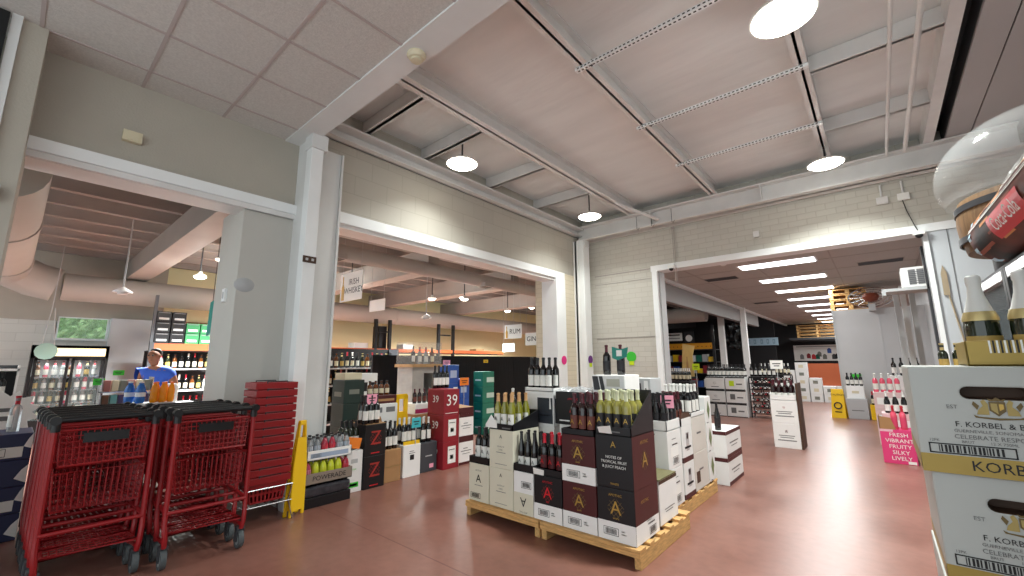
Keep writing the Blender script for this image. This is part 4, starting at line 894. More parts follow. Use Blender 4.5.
# ================================================================== champagne cartons close on the right
def champagne_carton(label, x0, x1, y0, y1, z0, z1, group):
    w, d, h = x1 - x0, y1 - y0, z1 - z0; mb = MB(); mb.box(-w / 2, w / 2, -d / 2, d / 2, 0, h, mat('shaded_white_board', 'b9bbb7', .45, noise=.03, nscale=5))  # off-white board greyed evenly to stand in for shade on its front
    o = mb.build('champagne_carton', None, ((x0 + x1) / 2, (y0 + y1) / 2, z0))
    # hand hole pocket in the front, coloured dark brown for the shade inside
    pts = []
    cx, cz, hw, hr = .0, h * .755, .062, .02
    for k in range(9): a = PI / 2 + PI * k / 8; pts.append((cx - hw + hr * math.cos(a), -d / 2 - .01, cz + hr * math.sin(a)))
    for k in range(9): a = -PI / 2 + PI * k / 8; pts.append((cx + hw + hr * math.cos(a), -d / 2 - .01, cz + hr * math.sin(a)))
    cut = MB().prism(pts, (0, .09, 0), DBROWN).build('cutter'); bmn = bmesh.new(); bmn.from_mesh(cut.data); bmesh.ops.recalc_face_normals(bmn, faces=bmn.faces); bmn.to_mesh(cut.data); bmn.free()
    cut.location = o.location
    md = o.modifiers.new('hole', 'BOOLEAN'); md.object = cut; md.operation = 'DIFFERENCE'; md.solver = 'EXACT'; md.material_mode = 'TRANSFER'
    bpy.context.view_layer.update()
    me = bpy.data.meshes.new_from_object(o.evaluated_get(bpy.context.evaluated_depsgraph_get()))
    o.modifiers.clear(); o.data = me; bpy.data.objects.remove(cut)
    bv = o.modifiers.new('edge', 'BEVEL'); bv.width = .006 * S; bv.segments = 2; bv.limit_method = 'ANGLE'
    tag(o, label, 'box', group)
    ops = [('R', 'f', 0, 0, 1, .17, GOLDC), ('R', 'r', 0, 0, 1, .17, GOLDC), ('R', 'l', 0, 0, 1, .17, GOLDC), ('T', 'f', 'KORBEL', .5, .085, .13, INK),
           ('T', 'f', 'F. KORBEL & BROS.', .5, .46, .07, INK), ('T', 'f', 'GUERNEVILLE, SONOMA COUNTY', .5, .40, .04, GREYINK), ('T', 'f', 'CELEBRATE RESPONSIBLY', .5, .345, .055, GREYINK),
           ('T', 'f', 'EST', .24, .62, .05, GREYINK), ('T', 'f', '1882', .76, .62, .05, GREYINK), ('B', 'f', .06, .18, .56, .275, INK), ('T', 'f', '12PK', .1, .3, .035, GREYINK), ('T', 'f', 'BRUT', .3, .3, .035, GREYINK), ('T', 'f', '12 X 750ML', .5, .3, .035, GREYINK)]
    p = MB(); draw(p, (w, d, h), ops)
    # crest: shield, crown, two supporters and a scroll
    def P(u, v): return (u * w - w / 2, -d / 2 - .0035, v * h)
    def poly(pts, m, e=0): p.add([(P(u, v)[0], P(u, v)[1] - e, P(u, v)[2]) for u, v in pts], [tuple(range(len(pts)))], m)
    CR = mat('crest_brown', '6e5a30', .5); CL = mat('crest_gold', 'b09a5c', .5)
    poly([(.455, .68), (.455, .6), (.5, .55), (.545, .6), (.545, .68)], CR); poly([(.465, .665), (.465, .61), (.5, .57), (.5, .665)], CL, .0005); poly([(.51, .66), (.51, .6), (.535, .62), (.535, .66)], GOLD, .0005)
    poly([(.46, .685), (.45, .71), (.475, .7), (.5, .72), (.525, .7), (.55, .71), (.54, .685)], CR)
    for s_ in (-1, 1):
        f = lambda u: .5 + s_ * (u - .5)
        poly([(f(.45), .56), (f(.45), .66), (f(.43), .7), (f(.41), .68), (f(.42), .64), (f(.39), .6), (f(.38), .56)][::s_], CL)
        poly([(f(.4), .64), (f(.37), .68), (f(.36), .65), (f(.385), .6)][::s_], CR)
    poly([(.39, .54), (.36, .555), (.37, .53), (.5, .515), (.63, .53), (.64, .555), (.61, .54), (.5, .535)], CR)
    p.build('printing', o)
    return o
t = thing('wooden_pallet', 'low dark platform under the champagne cartons at right', 'platform', (.31, 2.55, 0))
MB().box(-.26, .24, -.38, .38, .06, .1, WOOD).build('deck', t)
for sx in (-.2, .18): MB().box(sx - .03, sx + .03, -.37, .37, 0, .06, WOODY).build('runner', t)
gk = 'champagne cartons stacked at right'
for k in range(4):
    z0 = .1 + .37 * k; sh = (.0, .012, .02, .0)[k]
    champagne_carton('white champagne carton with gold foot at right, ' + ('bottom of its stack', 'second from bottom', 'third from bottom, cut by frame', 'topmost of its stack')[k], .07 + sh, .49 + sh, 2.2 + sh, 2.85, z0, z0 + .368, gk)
t = MB(); X, Y = .16, .13
t.box(-X, X, -Y, Y, 0, .008, GOLDC); t.box(-X, X, -Y, -Y + .008, 0, .09, GOLDC); t.box(-X, X, Y - .008, Y, 0, .09, GOLDC); t.box(-X, -X + .008, -Y, Y, 0, .09, GOLDC); t.box(X - .008, X, -Y, Y, 0, .09, GOLDC)
o = t.build('champagne_tray', None, (.4, 2.42, 1.58), 0, .003); tag(o, 'gold cut carton tray holding champagne bottles at right', 'tray')
p = MB()
for k in range(26): p.box(-.1 + .0095 * k, -.095 + .0095 * k, -Y - .002, -Y, .045, .09, INK if k % 2 else WHITE)
p.build('striped_label', o)
for i, (x, y) in enumerate(((.31, 2.43), (.425, 2.39), (.505, 2.47))):
    bottle('champ', x, y, 1.589, 'champagne bottle with white foil in gold tray, ' + ('leftmost', 'middle', 'rightmost')[i], 'champagne bottles in the gold tray')

# ------------------------------------------------------------------ drinks cooler with cylinder sign and dome
t = thing('drinks_cooler', 'black glass door cooler behind the champagne bottles', 'cooler', (.965, 2.9, 0), .02)
X, Y, H = .38, 1.5, 2.12; m = MB()
m.box(X - .04, X, -Y, Y, 0, H, BLACKP); m.box(-X, X, -Y, -Y + .04, 0, H, DGREY); m.box(-X, X, Y - .04, Y, 0, H, DGREY); m.box(-X, X, -Y, Y, H - .06, H, DGREY); m.box(-X, X, -Y, Y, 0, .25, BLACKP); m.build('cabinet', t, bevel=.01)
for k in range(4):
    z = .55 + .38 * k; m = MB(); m.box(-X + .06, X - .05, -Y + .05, Y - .05, z, z + .015, CHROME); m.build('shelf', t)
for k in range(3):
    y0 = -Y + .02 + k * .98; m = MB(); f = .05
    m.box(-X - .03, -X, y0, y0 + f, .27, H - .04, BLACKP); m.box(-X - .03, -X, y0 + .98 - f, y0 + .98, .27, H - .04, BLACKP); m.box(-X - .03, -X, y0 + f, y0 + .98 - f, H - .1, H - .04, CHROME); m.box(-X - .03, -X, y0 + f, y0 + .98 - f, .27, .33, BLACKP)
    dr = m.build('door', t, bevel=.006)
    MB().box(-X - .02, -X - .012, y0 + f, y0 + .98 - f, .33, H - .1, GLASS).build('glass', dr)
    MB().tube([(-X - .06, y0 + .08, .8), (-X - .06, y0 + .08, 1.5)], .014, CHROME, 8).build('handle', dr)
m = MB(); My = Matrix.Rotation(-PI / 2, 3, 'X')
m.lathe([(0, -.9), (.155, -.9), (.155, .86), (0, .86)], COLA, 32, (-.33, -.22, H + .17), M=My)
sg = m.build('header_sign', t)
q = MB()
def onsign(a, y, e=.158): return Vector((-.33 - e * math.cos(a), -.22 + y, H + .17 + e * math.sin(a)))
def signpatch(y0, y1, a0, a1, m_, e=.158):
    n = 6; vs = []
    for i in range(n + 1):
        a = a0 + (a1 - a0) * i / n; vs += [onsign(a, y0, e), onsign(a, y1, e)]
    q.add(vs, [(2 * i, 2 * i + 1, 2 * i + 3, 2 * i + 2) for i in range(n)], m_)
signpatch(-.15, .4, -.75, -.02, REDP); signpatch(-.9, .86, -.02 + .2, .01 + .2, PAPER); signpatch(-.9, .86, .05 + .2, .075 + .2, PAPER)
signpatch(.8, .862, -1.7, 1.7, SIGNBL, .159)
rs = random.Random(4)
for k in range(44):
    y = rs.uniform(-.85, .7); a = rs.uniform(-.9, 1.2); signpatch(y, y + rs.uniform(.05, .2), a, a + rs.uniform(.05, .14), mat('sign_amber', 'd08a4a', .5) if k % 2 else mat('sign_rust', '8a3a1c', .5), .1568)
for st, y, a, sz in (('DELICIOUS', -.22, .5, .12), ('Coca-Cola', .12, -.36, .095)):
    P = onsign(a, y, .161); V = Vector((math.sin(a), 0, math.cos(a))); q.text(st, P, (0, -1, 0), V, sz, PAPER)
q.build('sign_print', sg)
t = thing('dome_display', 'clear plastic dome on wooden barrel base atop the cooler', 'display', (.95, 4.03, 2.29), 0)
MB().lathe([(0, -.165), (.33, -.165), (.33, 0), (0, 0)], DGREY, 28).build('riser', t)
m = MB(); m.lathe([(0, 0), (.43, 0), (.455, .12), (.46, .2), (.455, .27), (.44, .34), (.42, .34), (.42, .06), (0, .06)], BARREL, 36); br = m.build('barrel', t)
m = MB()
for z in (.08, .28): m.lathe([(.452, z - .02), (.462, z - .02), (.462, z + .02), (.452, z + .02)], DGREY, 36)
m.build('hoop', br)
m = MB(); m.add([(-.25, -.385, .13), (-.05, -.47, .13), (-.05, -.47, .3), (-.25, -.385, .3)], [(0, 1, 2, 3)], mat('barrel_badge', '7a2a26', .5)); m.build('badge', br)
m = MB(); R_ = .54
m.lathe([(R_ * math.cos(a), .34 + .15 + .40 * math.sin(a)) for a in [(-.4 + (PI / 2 + .4) * i / 14) for i in range(15)]], DOMEP, 40); dm = m.build('dome', t)
so = dm.modifiers.new('thick', 'SOLIDIFY'); so.thickness = .006
# white carton and small bottles behind the champagne tray
carton('white carton behind the champagne tray carrying small bottles', .5, .9, 7.0, 7.4, 1.1, 1.46, WHITE, ())
for z in range(3): carton('white carton behind the champagne stack, ' + ('bottom', 'second', 'third')[z], .5, .9, 7.0, 7.4, .366 * z, .366 * z + .365, WHITE2, (), 'white cartons behind the champagne')
bottles('smallgreen', .68, 7.15, 1.461, 3, 1, .12, .1, 'small dark bottle behind the champagne tray', 'small bottles behind the champagne')

# ================================================================== goods inside the back opening
# white two case wine display with bottles
k = carton('white display carton by the back opening, lower of two', -1.72, -1.29, 9.65, 10.1, 0, .44, WHITE, [('T', 'f', 'A', .5, .68, .16, GREYINK), ('O', 'f', .5, .7, .08, WINE), ('R', 'f', .2, .5, .8, .53, GREYINK), ('R', 'f', .25, .42, .75, .45, GREYINK), ('R', 'f', .15, .3, .85, .34, GREYINK)], 'white display cartons by the back opening')
k = carton('white display carton by the back opening, upper with wines', -1.72, -1.29, 9.65, 10.1, .441, .87, WHITE, [('O', 'f', .5, .7, .08, WINE), ('R', 'f', .2, .5, .8, .53, GREYINK), ('R', 'f', .25, .42, .75, .45, GREYINK), ('R', 'f', .15, .3, .85, .34, GREYINK)], 'white display cartons by the back opening')
tray(k, (.43, .45), .43, .1, .3, WHITE)
m = MB(); m.box(.216, .25, -.22, .24, -.441, .75, DBROWN); m.build('side_board', k)
bottles('smallwine', -1.52, 9.83, .88, 4, 2, .1, .16, 'red wine bottle in the white two case display', 'wines in the white two case display')
card('small white price card over the white two case display', -1.6, 9.98, 1.45, .22, .17, PAPER, rot=0, pole=.575)
# pink carton with rose bottles
k = carton('pink printed carton with rose bottles at right of back opening', -.15, .25, 9.3, 9.7, 0, .52, PINKC, [('T', 'f', w_, .55, .84 - .17 * i, .16, PAPER) for i, w_ in enumerate(('FRESH', 'VIBRANT', 'FRUITY', 'SILKY', 'LIVELY'))] + [('R', 'f', .72, .02, .96, .1, PAPER), ('R', 'f', 0, .93, .4, 1, mat('pale_pink', 'e9b9c6', .5))])
m = MB(); m.box(-.2, -.19, -.2, .2, .521, .72, BROWNC); m.prism([(-.2, -.2, .521), (.0, -.2, .521), (-.05, -.2, .7), (-.2, -.2, .72)], (0, .006, 0), BROWNC); m.build('cut_flap', k)
bottles('rose', .1, 9.42, .522, 2, 2, .11, .12, 'rose bottle in the pink printed carton', 'rose bottles in pink carton')
for z in range(2): carton('pale pink carton behind the pink printed carton, ' + ('lower', 'upper')[z], -.1, .3, 9.85, 10.25, .36 * z, .36 * z + .358, mat('pale_pink_carton', 'dfc3c4', .5), [('R', 'f', .1, .3, .9, .7, WHITE)], 'pale pink cartons behind the pink carton')
bottles('burgwhite', .1, 9.98, .72, 3, 2, .11, .12, 'dark bottle with white neck behind rose bottles', 'dark bottles behind the rose bottles')
for z in range(3): carton('pale carton below the rose wines along right side, ' + ('bottom', 'middle', 'top')[z], -.2, .25, 11.2, 11.8, .33 * z, .33 * z + .328, mat('pale_pink_carton', 'dfc3c4', .5), [('R', 'f', .1, .3, .9, .7, WHITE)], 'pale cartons along the right side')
bottles('smallrose', .02, 11.4, .99, 4, 2, .11, .14, 'rose wine bottle on pale cartons along right side', 'rose wines along the right side')
bottles('smalldark', .36, 11.9, 1.3, 4, 1, .12, .1, 'dark bottle high at right edge of back opening', 'dark bottles at right edge of back opening')
carton('tall white carton under the dark bottles at right edge', .1, .62, 11.81, 12.1, 0, 1.3, WHITE2, ())
# yellow wet floor sign, standing open
t = thing('wet_floor_sign', 'yellow wet floor sign standing by the grey partition', 'sign', (-1.08, 15.75, 0), -.1)
for s_ in (-1, 1):
    m = MB(); m.prism([(-.17, s_ * .16, 0), (.17, s_ * .16, 0), (.14, s_ * .02, .8), (-.14, s_ * .02, .8)], (0, .02, 0), YELLOW); o = m.build('panel', t)
q = MB(); q.lathe([(.07, 0), (.1, 0), (.1, .003), (.07, .003)], INK, 20, (0, -.118, .34), M=Matrix.Rotation(PI / 2 - .17, 3, 'X')); q.text('CAUTION', (0, -.062, .64), (1, 0, 0), (0, .17, 1), .07, INK); q.box(-.08, .08, -.14, -.138, .15, .18, INK); q.build('lettering', o)
carton('pale grey carton on floor by the grey partition, lower', -.88, -.42, 15.6, 16.0, 0, .55, LGREY, [('R', 'f', .2, .4, .8, .44, GREYINK)], 'cartons against the grey partition')
carton('white carton on the pale grey carton by partition', -.86, -.46, 15.75, 16.15, .551, .9, WHITE, [('R', 'f', .3, .4, .7, .6, LABC)], 'cartons against the grey partition')
bottles('smalldark', -.66, 15.9, .9, 4, 2, .1, .12, 'dark bottle on white carton against grey partition', 'bottles against the grey partition')
carton('yellow carton on floor by the grey partition', -.38, -.02, 15.6, 16.0, 0, .4, YELLOW, [('R', 'f', .3, .4, .7, .6, GOLD)], 'cartons against the grey partition')
bottles('smallred', -.2, 15.72, .4, 3, 2, .1, .12, 'red topped bottle on the yellow carton', 'bottles on the yellow carton')
o = MB().box(-.12, .12, -.004, .004, -.06, .06, LIMEG).build('price_card', None, (-.62, 16.49, 1.15)); tag(o, 'green card taped on the grey partition', 'price card')
# fan wheel and wooden pallets above the partition
def flat_pallet(label, x0, x1, y, z0, z1, group):
    t = thing('wooden_pallet', label, 'pallet', ((x0 + x1) / 2, y, z0), 0, group); w = (x1 - x0) / 2; h = z1 - z0
    for z in (0, h - .025): MB().box(-w, w, -.4, .4, z, z + .025, WOOD).build('deck_board', t)
    for x in (-w, -.05, w - .1): MB().box(x, x + .1, -.4, .4, .025, h - .025, WOODY).build('block', t)
g_ = 'wooden pallets lying on the grey partition'
for k in range(4): flat_pallet('wooden pallet above the grey partition, ' + ('lowest', 'second up', 'third up', 'topmost')[k], -1.02, -.1 + .1 * (k == 0), 17.05, 3.15 + .17 * k, 3.15 + .17 * k + .155, g_)
struct('trim_9', MB().box(-1.02, 1.1, 16.62, 17.5, 3.05, 3.148, DGREY), 'ledge behind top of grey partition')
t = thing('metal_fan', 'round wire fan with brown centre above the grey partition', 'fan', (-.02, 16.25, 3.45), 0)
m = MB(); T = lambda r, a, d=0: (r * math.cos(a), d + .25 * (1 - math.cos(r)) - .18 * r * math.sin(a) * .5, .55 * r * math.sin(a))
for r, w in ((.52, .022), (.4, .012), (.28, .012)): m.tube([T(r, 2 * PI * k / 32) for k in range(32)], w, CHROME, 6, closed=True)
for k in range(14): a = 2 * PI * k / 14; m.tube([T(.1, a), T(.52, a)], .011, CHROME, 5)
m.build('grille', t)
m = MB(); m.lathe([(0, -.15), (.14, -.12), (.2, 0), (.16, .1), (0, .13)], mat('brown_leather', '7a3a26', .5), 20, (0, -.05, 0)); m.build('hub', t)
struct('trim_10', MB().box(-.1, .06, 16.2, 16.5, 3.05, 3.25, LGREY), 'bracket under the wire fan')
# window air conditioner on a shelf
t = thing('air_conditioner', 'white window air conditioner on a shelf in back opening', 'air conditioner', (.56, 9.95, 2.83), 0)
m = MB(); m.box(-.13, .17, -.16, .3, 0, .34, WHITE); m.build('case', t, bevel=.01)
m = MB(); m.box(-.04, .05, -.166, -.16, .04, .3, MGREY); m.box(.07, .155, -.166, -.16, .04, .3, MGREY)
for k in range(7): m.box(-.04, .155, -.17, -.166, .06 + .032 * k, .068 + .032 * k, DGREY)
m.build('grille', t)
o = MB().box(-.35, .3, -.2, .3, 0, .05, LGREY).box(-.35, -.3, -.2, .3, -.06, .0, LGREY).build('wall_shelf', None, (.5, 9.95, 2.775)); tag(o, 'grey shelf holding the air conditioner', 'shelf')
t = thing('paddle', 'tan paddle hanging on the pale grey panel wall', 'paddle', (.9, 9.35, 2.6), 0)
MB().prism([(-.035, 0, 0), (.035, 0, 0), (.035, 0, .35), (0, 0, .48), (-.03, 0, .35)], (0, .02, 0), mat('tan_wood', 'a3937a', .6)).build('blade', t)
MB().tube([(.02, .01, 0), (.12, .01, -1.0)], .012, mat('tan_wood', 'b59a6a', .6), 6).build('shaft', t)

# ================================================================== far goods of the back room
GB = 'white wine cartons at left inside back opening'
for c in range(2):
    for r in range(3):
        x0 = -4.18 + .56 * c
        carton(f'white carton with black edges inside back opening, {("left", "right")[c]} stack, {("bottom", "middle", "top")[r]}', x0, x0 + .53, 14, 14.5, .385 * r, .385 * r + .383, WHITE2,
               [('R', 'f', 0, .9, 1, 1, BLACKC), ('R', 'f', 0, 0, 1, .06, BLACKC), ('O', 'f', .5, .5, .16, MGREY), ('R', 'f', .3, .2, .7, .25, GREYINK)] if c == 0 else [('R', 'f', 0, .9, 1, 1, BLACKC), ('R', 'f', 0, 0, 1, .06, BLACKC), ('R', 'f', .2, .3, .45, .7, LIME if r == 2 else GREYINK), ('R', 'f', .55, .4, .85, .5, GREYINK)], GB)
bottles('smalldark', -3.62, 14.25, 1.155, 10, 2, .11, .18, 'dark bottle on white black-edged cartons', 'bottles on the white black-edged cartons')
t = thing('display_shelf', 'black shelf of dark bottles left inside the back opening', 'shelf', (-4.75, 13.2, 0)); m = MB()
m.box(-.45, .45, -.25, .25, 0, 1.02, BLACKC); m.build('base', t); MB().box(.0, .5, .2, .32, 1.1, 1.16, DGREY).box(-.46, .46, -.26, .32, 1.02, 1.05, DGREY).box(.0, .04, .22, .3, 1.05, 1.1, DGREY).build('top', t)
bottles('smallcap', -4.75, 13.1, 1.05, 8, 2, .11, .16, 'dark bottle with pale capsule on black shelf', 'bottles on black shelf inside back opening')
m = MB().prism([(-.18, 0, 0), (.18, 0, 0), (.16, 0, .6), (.24, 0, .92), (-.1, 0, 1.0), (-.14, 0, .6)], (0, .03, 0), TAN); o = m.build('paper_banner', None, (-4.5, 13.46, 1.15)); tag(o, 'tall tan paper banner behind bottles inside back opening', 'banner')
MB().prism([(-.03, -.004, .1), (.03, -.004, .1), (.03, -.004, .4), (.012, -.004, .5), (.012, -.004, .6), (-.012, -.004, .6), (-.012, -.004, .5), (-.03, -.004, .4)], (0, .003, 0), BROWNC).build('bottle_drawing', o)
card('bright lime price card on a stick inside back opening', -4.08, 12.9, 1.36, .2, .18, LIME, rot=0, pole=1.36)
# wire rack with lying bottles
def wine_rack(x0, y, n, rows, label, base_label, group):
    t = thing('wine_rack', label, 'wine rack', (x0, y, 0)); w = .115 * n
    for x in (0, w): 
        for yy in (0, .35): MB().box(x - .015, x + .015, yy - .015, yy + .015, 0, .17 * rows + .1, BLACKP).build('post', t)
    for r in range(rows):
        m = MB(); m.box(0, w, -.01, .01, .1 + .17 * r, .12 + .17 * r, BLACKP); m.box(0, w, .33, .36, .1 + .17 * r, .12 + .17 * r, BLACKP); m.build('shelf', t)
    for r in range(rows):
        for i in range(n):
            bottle('smallcap' if (r + i) % 3 else 'smallred', x0 + .0575 + .115 * i, y + .33, .12 + .17 * r + .042, f'{base_label}, {ORD[r + 1]} shelf up, {colword(i, n)}', group)
            o = bpy.context.scene.collection.objects[-1]; o.rotation_euler = (PI / 2, 0, 0)
wine_rack(-3.02, 14.2, 6, 6, 'black wine rack of lying bottles beside white black-edged cartons', 'bottle lying in the first black wine rack', 'bottles lying in the first wine rack')
wine_rack(-3.3, 17.2, 8, 6, 'black wine rack of lying bottles farther back', 'bottle lying in the farther black wine rack', 'bottles lying in the farther wine rack')
bottles('smalldark', -2.68, 14.37, 1.17, 6, 1, .115, .1, 'dark bottle on top of the first wine rack', 'bottles on the first wine rack')
for o_ in [o for o in COL.objects if o.name.startswith('wine_rack')]: MB().box(0, .115 * (6 if o_.location.y < 13 else 8), -.02, .37, 1.12, 1.165, BLACKP).build('top', o_)
bottles('smallcap', -2.85, 17.4, 1.17, 8, 1, .115, .1, 'bottle on top of the farther wine rack', 'bottles on the farther wine rack')
# far white carton stacks
for c in range(4):
    hgt = (4, 5, 3, 2)[c]
    for r in range(hgt):
        x0 = -3.15 + .43 * c
        carton(f'white carton at far end of back room, {("first", "second", "third", "last")[c]} stack from left, {ORD[r + 1]} from floor', x0, x0 + .4, 21, 21.4, .31 * r, .31 * r + .308, WHITE2, [('R', 'f', .3, .3, .7, .7, LABC if (c + r) % 2 else LABG)], 'white cartons at far end of back room')
t = thing('orange_display', 'orange backed display behind the far white cartons', 'display', (-1.85, 22, 0)); m = MB(); m.box(-.6, .6, 0, .1, 0, 1.5, RACKO); m.build('back_panel', t); MB().box(-.6, .6, -.3, .0, 0, .6, WHITE2).build('base', t)
# end wall sign panel with little bottles printed
t = thing('wall_sign', 'long white wall sign with coloured bottle pictures in back room', 'sign', (-2.85, 31.95, 1.62)); MB().box(-1.25, 1.25, 0, .05, 0, .95, PAPER).build('panel', t)
m = MB()
for k, (x, z, c) in enumerate(((-.85, .1, MGREY), (-.5, .15, WINE), (-.25, .1, REDP), (.05, .25, LABG), (.3, .1, LABG), (.55, .45, BLUEC), (.75, .1, DGREY), (-.05, .1, GREENC), (.9, .12, INK))):
    m.prism([(x - .1, -.004, z), (x + .1, -.004, z), (x + .1, -.004, z + .22), (x + .03, -.004, z + .3), (x - .03, -.004, z + .3), (x - .1, -.004, z + .22)], (0, .004, 0), c)
m.box(-1.1, 1.1, -.004, 0, .84, .88, MGREY); m.build('picture', t)
for k in range(4): flat_pallet('wooden pallet high at far end of back room, ' + ('lowest', 'second up', 'third up', 'topmost')[k], -3.6, -1.6, 30.5, 2.95 + .19 * k, 2.95 + .19 * k + .16, 'wooden pallets high at far end')
struct('trim_11', MB().box(-4, -1.3, 30, 31.9, 2.83, 2.949, DGREY), 'ledge under the far pallets')
o = MB().box(-.95, .95, 0, .06, 0, .42, SIGNBL)
for k, x in enumerate((-.8, -.5, -.2, .15, .45, .75)): o.box(x - .06, x + .06, -.004, 0, .08, .34, mat('faded_letter', '7f9db0', .5)); o.box(x - .03, x + .02, -.006, -.004, .14, .28, SIGNBL)
o = o.build('hanging_sign', None, (-5.2, 27.8, 2.5)); tag(o, 'pale blue lettered sign on black wall of back room', 'sign')
struct('trim_12', MB().box(-8.6, -4.4, 27.86, 27.95, 0, 4.2, BLACKW), 'black panel behind the pale blue sign')
# rack with yellow beam
t = thing('storage_rack', 'storage rack with yellow beam at left of back room', 'rack', (-6.6, 20, 0)); MB().box(-1.15, 1.12, -.04, .04, 2.12, 2.42, RACKY).build('beam', t)
m = MB()
for k in range(12): m.lathe([(0, 0), (.02, 0)], INK, 8, (-1 + .18 * k, -.042, 2.27), M=Matrix.Rotation(PI / 2, 3, 'X'))
m.build('beam_holes', t)
for x in (-1.15, 1.1): MB().box(x - .05, x + .05, -.05, .05, 0, 3.2, BLACKP).build('post', t)
for z in (.5, 1.1, 1.6, 2.15): MB().box(-1.12, 1.1, -.05, .9, z - .03, z, DGREY).build('shelf', t)
MB().box(-1.15, 1.12, .85, .95, 0, 3.2, BLACKW).build('back_panel', t)
cols = [WHITE, BLUEC, WINE, YELLOW, LGREY, GREENC]
for r, z in enumerate((.5, 1.1, 1.6)):
    for i in range(8): carton(f'small packed carton on yellow beamed rack, {("lowest", "middle", "upper")[r]} shelf, {colword(i, 8)}', -7.6 + .26 * i, -7.38 + .26 * i, 20.05, 20.3, z, z + random.uniform(.2, .36), cols[(i * 5 + r * 2) % 6], (), 'small cartons on the yellow beamed rack')
o = MB().box(-.4, .4, 0, .03, 0, .36, PAPER).box(-.3, .3, -.004, 0, .24, .29, INK).box(-.33, .3, -.004, 0, .1, .13, GREYINK).build('wall_sign', None, (-7.2, 19.9, 2.55)); tag(o, 'white notice above the yellow rack beam', 'sign')
m = MB().box(-.22, .22, 0, .03, 0, .5, BLACKC); m.lathe([(0, 0), (.15, 0)], PAPER, 20, (0, -.004, .2), M=Matrix.Rotation(PI / 2, 3, 'X')); o = m.build('poster', None, (-6.5, 19.9, 2.45)); tag(o, 'black poster with white circle above the yellow rack beam', 'poster')
d3 = duct([(-8.4, 17.5, 3.45), (-5.0, 17.5, 3.45)], .3, 'white round duct at left of back room ceiling')
MB().box(-7, -6.97, 17.49, 17.51, 3.74, 4.2, LGREY).box(-5.4, -5.37, 17.49, 17.51, 3.74, 4.2, LGREY).build('hanger', d3)
m = MB(); n = 10; rr = random.Random(2)
vs = [(-.42 + .84 * i / n, rr.uniform(-.06, .06), .95 * j / n - .25 * math.sin(PI * i / n) * (1 - j / n)) for i in range(n + 1) for j in range(n + 1)]
m.add(vs, [(i * (n + 1) + j, (i + 1) * (n + 1) + j, (i + 1) * (n + 1) + j + 1, i * (n + 1) + j + 1) for i in range(n) for j in range(n)], mat('black_glossy_sheet', '1a1a1c', .15), True)
o = m.build('plastic_sheet', None, (-4.72, 20.75, 2.35)); tag(o, 'glossy black plastic sheet hung between white back room columns', 'plastic sheet')

# ================================================================== goods seen through the wide left opening
t = thing('black_screen', 'long black panel screen behind the wide left opening', 'screen', (-8.05, 0, 0))
for k in range(4): MB().box(-.03, .03, 4.9 + 1.5 * k, 6.39 + 1.5 * k, 0, 1.77, BLACKF).build('panel', t)
for k in range(5): MB().box(-.2, .2, 4.88 + 1.5 * k - .02, 4.88 + 1.5 * k + .02, 0, .05, BLACKP).build('foot', t)
card('small yellow card on top of the black screen', -8.0, 8.25, 1.6, .17, .08, YELLOW)
t = thing('display_kiosk', 'grey kiosk with clear box on top before the black screen', 'kiosk', (-7.25, 5.5, 0))
m = MB(); m.box(-.25, .25, -.34, -.06, 0, 1.52, CONCRETE); m.box(-.25, .25, .3, .35, 0, 1.52, CONCRETE); m.box(-.25, -.2, -.06, .3, 0, 1.52, DGREY); m.box(-.2, .25, -.06, .3, .7, .75, CONCRETE); m.box(-.2, .25, -.06, .3, 1.4, 1.52, CONCRETE); m.build('body', t)
MB().box(-.3, .3, -.38, .38, 1.52, 1.58, mat('kiosk_wood_top', 'b08d62', .6, noise=.2, nscale=6)).build('top', t)
m = MB()
for a in ((-.28, -.275, -.36, .36), (.275, .28, -.36, .36), (-.28, .28, -.36, -.355), (-.28, .28, .355, .36)): m.box(a[0], a[1], a[2], a[3], 1.58, 2.02, DOMEP)
m.build('clear_box', t)
for i, k in enumerate(('smalldark', 'smallclear', 'smallclear', 'smallamber')): bottle(k, -7.15, 5.27 + .16 * i, 1.581, 'bottle inside clear box of grey kiosk, ' + colword(i, 4), 'bottles inside the kiosk box', PI / 2)
GBL = 'blue cartons before the black screen'
for z in range(4): carton('bright blue carton before black screen, left stack, ' + ('bottom', 'second', 'third', 'top')[z], -7.45, -7.0, 6.08, 6.38, .39 * z, .39 * z + .388, BLUEC, [('R', 'r', .2, .3, .8, .7, mat('pale_blue_label', 'aebfdc', .5))] if z % 2 else [('R', 'r', .5, .5, .9, .8, WHITE)], GBL)
for z in range(3): carton('bright blue carton before black screen, right stack, ' + ('bottom', 'middle', 'top')[z], -7.4, -6.98, 6.4, 6.68, .42 * z, .42 * z + .418, BLUEC, [('R', 'r', .1, .3, .7, .6, mat('pale_blue_label', 'aebfdc', .5))], GBL)
card('orange starburst card on the blue cartons', -6.95, 6.5, 1.12, .26, .16, ORANGE, pole=.9)
card('pale pink card on top of the blue cartons', -7.2, 6.2, 1.56, .2, .1, PINK)
for z in range(4): carton('green carton stacked before the black screen, ' + ('bottom', 'second', 'third', 'top')[z], -7.3, -7.0, 7.12, 7.5, .35 * z, .35 * z + .348, GREENC, [('R', 'r', .35, .3, 1, .62, mat('pale_green_label', 'bcd3c8', .5)), ('R', 'f', .2, .4, .8, .5, mat('pale_green_label', 'bcd3c8', .5))], 'green cartons before the black screen')
GD = 'dark green cartons behind the Z cartons'
for z in range(4): carton('dark green carton behind the black Z cartons, ' + ('bottom', 'second', 'third', 'top')[z], -6.3, -5.95, 3.2, 3.52, .34 * z, .34 * z + .338, DGREENC, [('R', 'r', .25, .4, .75, .6, LABG), ('R', 'f', .2, .3, .8, .5, LABG)] if z in (1, 3) else (), GD)
